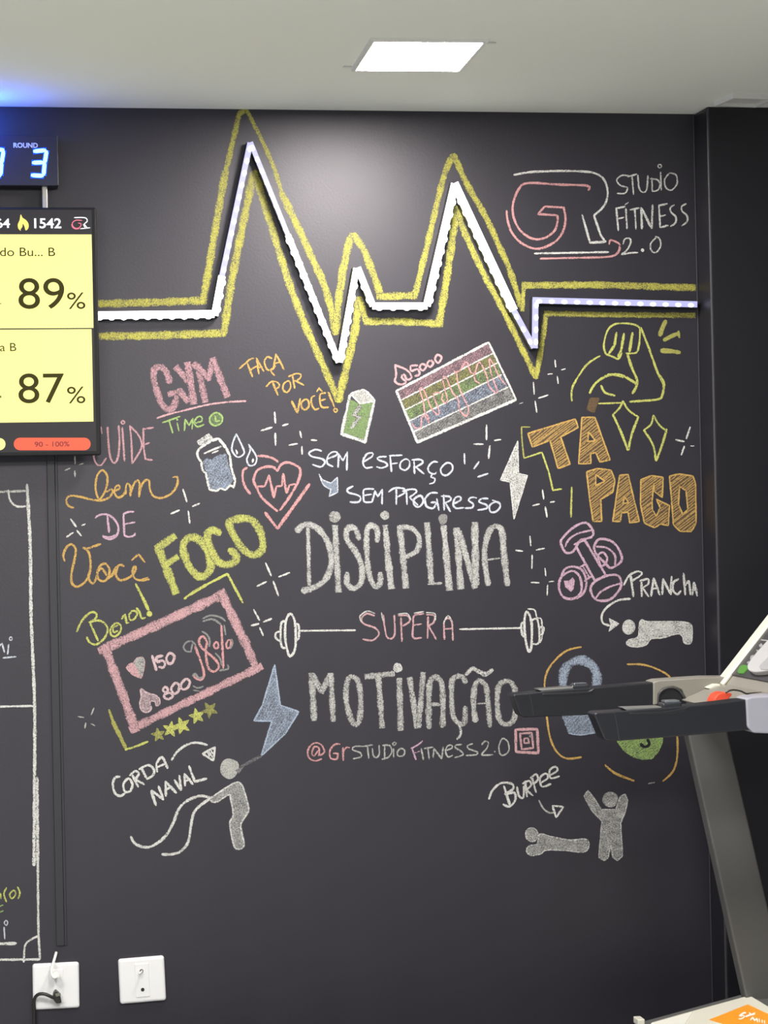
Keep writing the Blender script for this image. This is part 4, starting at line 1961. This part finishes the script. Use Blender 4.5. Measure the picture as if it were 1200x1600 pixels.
# far side: grip, then near side
def handrail(Y, outline, plate_q, knob, band, blend):
    g = obj('handrail_grip', prof(outline, Y - .03, .06, .012, 4), M_GRIP, TM, smooth=False)
    s = obj('hand_sensor', prof(plate_q, Y - .022, .044, .002), M_SENS, g)
    obj('speed_switch', prof(knob, Y - .018, .036, .004), M_KNOB, g)
    x0 = (knob[0][0] + knob[1][0]) / 2
    yk = min(k[1] for k in knob)
    xl, xr = min(k[0] for k in knob) + 4, max(k[0] for k in knob) - 4
    obj('switch_cap', prof([(xl, yk - 1.0), (xr, yk - 2.0), (xr, yk + 1.5), (xl, yk + 2.0)], Y - .014, .028, .001), M_CHROME, g)
    obj('seam', prof(band, Y - .0304, .0608, .0), M_KNOB, g)
    obj('grip_pad', prof(blend, Y - .0312, .0624, .008, 3), M_GRIP, g)
    return g


handrail(YF, [(801, 1087), (805, 1084.5), (826, 1083), (850, 1080), (932, 1074), (1026, 1066), (1090, 1064), (1090, 1108), (1026, 1110), (926, 1117), (834, 1120.5), (818, 1121), (813, 1118)],
         [(840, 1077), (895, 1073), (897, 1080), (852, 1084)], [(893, 1071), (921, 1069), (921, 1080), (893, 1082)],
         [(827, 1085), (828.4, 1085), (835, 1118.6), (833.5, 1118.6)], [(846, 1083), (920, 1079), (932, 1073), (926, 1084), (900, 1087), (848, 1088)])
handrail(YN, [(928, 1116.5), (932, 1113.5), (958, 1112), (985, 1110), (1040, 1106), (1100, 1101), (1168, 1093), (1190, 1092), (1190, 1138), (1168, 1141), (1070, 1150), (980, 1157), (966, 1158), (950, 1158.5), (944, 1155)],
         [(973, 1106), (1034, 1104), (1036, 1111), (983, 1113)], [(1035, 1099), (1066, 1096), (1066, 1109), (1036, 1111)],
         [(960, 1114), (961.5, 1114), (968.5, 1156), (966.8, 1156)], [(980, 1112), (1040, 1110), (1080, 1103), (1074, 1112), (1050, 1117), (985, 1118)])
# far beige housing with the arch, tray between the sides
obj('rail_housing', prof([(1021, 1066), (1030, 1063), (1105, 1058), (1140, 1058), (1230, 1062), (1230, 1125), (1080, 1118), (1072, 1094), (1066, 1078), (1052, 1073), (1036, 1076), (1029, 1084), (1029, 1100), (1021, 1102)], YF - .035, .07, .003), M_BEIGE, TM)
obj('arch_lip', tube_bm(catmull([tuple(W(x, y, YF - .037)) for x, y in ((1029, 1102), (1029, 1086), (1037, 1077), (1050, 1074), (1062, 1079), (1072, 1094))], step=.01), .003, 8), plain('dark_seam', (.05, .05, .05), .5), TM, smooth=True)
tray_pts = [W(1028, 1070, YF + .02), W(1240, 1064, YF + .02)]
za = W(1100, 1078, YF).z
xa = W(1045, 1078, YF).x
obj('console_tray', prism_bm([Vector((xa + .02, YF + .02, za - .02)), Vector((xa + .10, YF + .02, za + .012)), Vector((xa + .62, YF + .02, za + .055)), Vector((xa + .62, YF + .02, za - .05)), Vector((xa + .08, YF + .02, za - .045))], (0, (YN - YF) - .04 + .05, 0), .006), M_BEIGE, TM)
obj('rail_housing', prof([(1166, 1092), (1176, 1089), (1330, 1082), (1330, 1150), (1178, 1145.5), (1168, 1136)], YN - .036, .072, .004), M_SILV, TM)
# uprights
for Y, sh in ((YF, 0.0), (YN, 0.0)):
    pb = prism_bm([W(x, y, YF) for x, y in ((1064, 1112), (1126, 1112), (1228, 1553), (1240, 1640), (1185, 1640), (1161, 1553))], (0, .045, 0), .005, 3)
    for v in pb.verts:
        v.co.y += (Y - YF) - .02
    obj('upright', pb, M_POST, TM)
# console: leaning box with a cream border, dark face, buttons
O0 = W(1119, 1069, YF + .005)
LEAN = (W(1200, 965, YF + .005) - O0)
LEAN.normalize()
DN = Vector((0, -1, 0))
NRM = LEAN.cross(DN).normalized()
if NRM.x > 0:
    NRM = -NRM
CL, CWD = 0.46, (YF + .005) - (YN - .005)


def cs(s, t, n=0.0):
    return O0 + LEAN * s + DN * t + NRM * n


def slab(s0, s1, t0, t1, n0, n1, bevel=0.0):
    return prism_bm([cs(s0, t0, n0), cs(s1, t0, n0), cs(s1, t1, n0), cs(s0, t1, n0)], NRM * (n1 - n0), bevel)


con = obj('console', slab(0.0, CL, 0.0, CWD, -.07, -.004, .008), M_BEIGE, TM)
obj('console_border', slab(0.0, CL, 0.0, .055, -.004, .006, .004), M_CREAM, con)
obj('console_border', slab(0.0, CL, CWD - .055, CWD, -.004, .006, .004), M_CREAM, con)
obj('console_panel', slab(0.035, CL - .02, .055, CWD - .055, -.004, .001, 0.0), M_DARK, con)


def on_face(px, py, n=0.002):
    return WP(px, py, cs(0, 0, n), NRM)


def face_prism(pts, n0, n1, bevel=0.0):
    return prism_bm([on_face(x, y, n0) for x, y in pts], NRM * (n1 - n0), bevel)


obj('green_button', face_prism([(1153, 1050), (1158, 1041), (1163, 1039.5), (1170, 1041), (1168, 1047), (1162, 1053), (1155, 1053)], .001, .004, .0008), M_GREEN, con)
obj('speaker_cover', face_prism(catmull([(1174.5, 1048), (1179, 1038), (1200, 1013), (1235, 978), (1256, 978), (1258, 1000), (1240, 1036), (1215, 1051), (1190, 1056), (1178, 1054)], True, 4), .001, .016, .004), plain('white_speaker_plastic', (.46, .46, .47), .35), con)
obj('speaker_grille', face_prism(catmull([(1187, 1043), (1202, 1026), (1236, 991), (1248, 992), (1246, 1006), (1232, 1030), (1212, 1043), (1196, 1047)], True, 4), .0155, .0175, .0006), plain('speaker_mesh', (.36, .36, .38), .5, bump=.6, scale=1500), con)
for pts in ([(1186, 1008), (1190, 1005), (1192, 1009), (1188, 1012)], [(1182, 1015), (1190, 1018), (1189, 1020), (1182, 1017.5)], [(1173, 1025), (1178, 1023), (1176, 1030), (1172, 1031)],
            [(1183, 1029), (1189, 1025), (1187, 1030), (1184, 1033)], [(1168, 1034), (1171, 1033), (1170, 1036.5), (1167, 1037)], [(1189, 999), (1199, 1000), (1199, 1002), (1190, 1001)]):
    obj('button_print', face_prism(pts, .001, .0016), M_ICON, con)
obj('console_foot', prism_bm([W(x, y, YF - .06) for x, y in ((1105, 1075), (1118, 1069), (1126, 1069), (1128, 1083), (1120, 1082))], (0, .05, 0), .002), M_CREAM, TM)
# stop key and its cord lie on the tray
sk = empty('stop_key', W(1130, 1095, -.72), 'red magnetic stop key with black cord on the treadmill tray', 'stop key')
obj('key', prism_bm([W(x, y, -.72) for x, y in ((1114, 1100), (1116, 1092), (1121, 1085), (1129, 1082), (1142, 1083), (1145, 1085.5), (1140, 1090), (1137, 1096), (1135, 1102))], (0, .05, 0), .004, 3), M_REDK, sk)
obj('cord', tube_bm(catmull([tuple(W(x, y, -.73)) for x, y in ((1134, 1083), (1139, 1079.5), (1146, 1078), (1158, 1080), (1166, 1084), (1178, 1083), (1200, 1083), (1240, 1090))], step=.01), .0022, 8), M_BLKP, sk, smooth=True)
# motor hood and running deck
HY = -0.37
HD = -(1.15 - .37)
hp = [W(x, y, HY) for x, y in ((960, 1607), (1004, 1595), (1159, 1552.5), (1300, 1549))]
xr_ = hp[3].x
hood = obj('motor_hood', prism_bm(hp + [Vector((xr_ + .12, HY, hp[3].z - .12)), Vector((xr_ + .12, HY, .03)), Vector((hp[0].x - .04, HY, .03)), Vector((hp[0].x - .04, HY, hp[0].z - .06))], (0, HD, 0), .008), M_BASE, TM)
SL = (hp[2] - hp[1]).normalized()
HN = DN.cross(SL).normalized()
if HN.z < 0:
    HN = -HN
HP = hp[1] + HN * .002


def hf(px, py, n=0.0):
    return WP(px, py, HP + HN * n, HN)


obj('hood_inlay', prism_bm([hf(*p) for p in ((1018, 1600), (1082, 1582), (1172, 1557.5), (1240, 1598), (1160, 1640), (1060, 1640))], HN * .004, .0015), M_CREAM, hood)
obj('hood_inlay', prism_bm([hf(*p, .004) for p in ((1070, 1601), (1083, 1581.5), (1018, 1599.5), (1012, 1606))], HN * .0015, .0005), plain('pale_cream', (.78, .77, .70), .3), hood)
dec = obj('hood_decal', prism_bm([hf(*p, .0042) for p in ((1108, 1593.5), (1168.5, 1569.5), (1214, 1591), (1180, 1620), (1150, 1606))], HN * .0006), M_ORNG, hood)
fl = Flat(lambda x, y, L: hf(x, y, .0050 + L * .00003), rough=0)
fl.strokes('''
~1.6 950,720 975,718 1000,700 985,690 968,700
~2.6 955,695 990,670 1010,668
~2.6 1010,700 1050,685 1085,680
~2.2 1040,668 1060,682 1088,668
-2.4 1050,730 1070,705
-2.4 1070,705 1085,735
-2.4 1085,735 1105,715
-2.4 1105,715 1112,745
-2.6 1125,720 1130,745
-2.6 1150,730 1150,752
-2.6 1170,735 1172,758
''', (980, 1460, 5.4545))
obj('decal_print', fl.bm, M_DECW, dec)
obj('running_deck', box_bm(hp[0].x - 1.45, hp[0].x - .02, HY + HD + .06, HY - .06, .10, .17, bevel=.01), M_GRIP, TM)
for y in (HY - .06, HY + HD):
    obj('side_rail', box_bm(hp[0].x - 1.45, hp[0].x - .02, y, y + .06, .06, .20, bevel=.01), M_BASE, TM)
for x in (hp[0].x - 1.3, hp[0].x + .1):
    for y in (HY - .12, HY + HD + .12):
        obj('foot', cyl_bm((x, y, .052), (0, 0, 1), .03, .104, 20), M_BLKP, TM)
w0 = W(998, 1594, HY - .03)
obj('rail_marker', box_bm(w0.x - .008, w0.x + .010, HY - .05, HY - .01, w0.z - .010, w0.z + .006, bevel=.002), M_CREAM, TM)
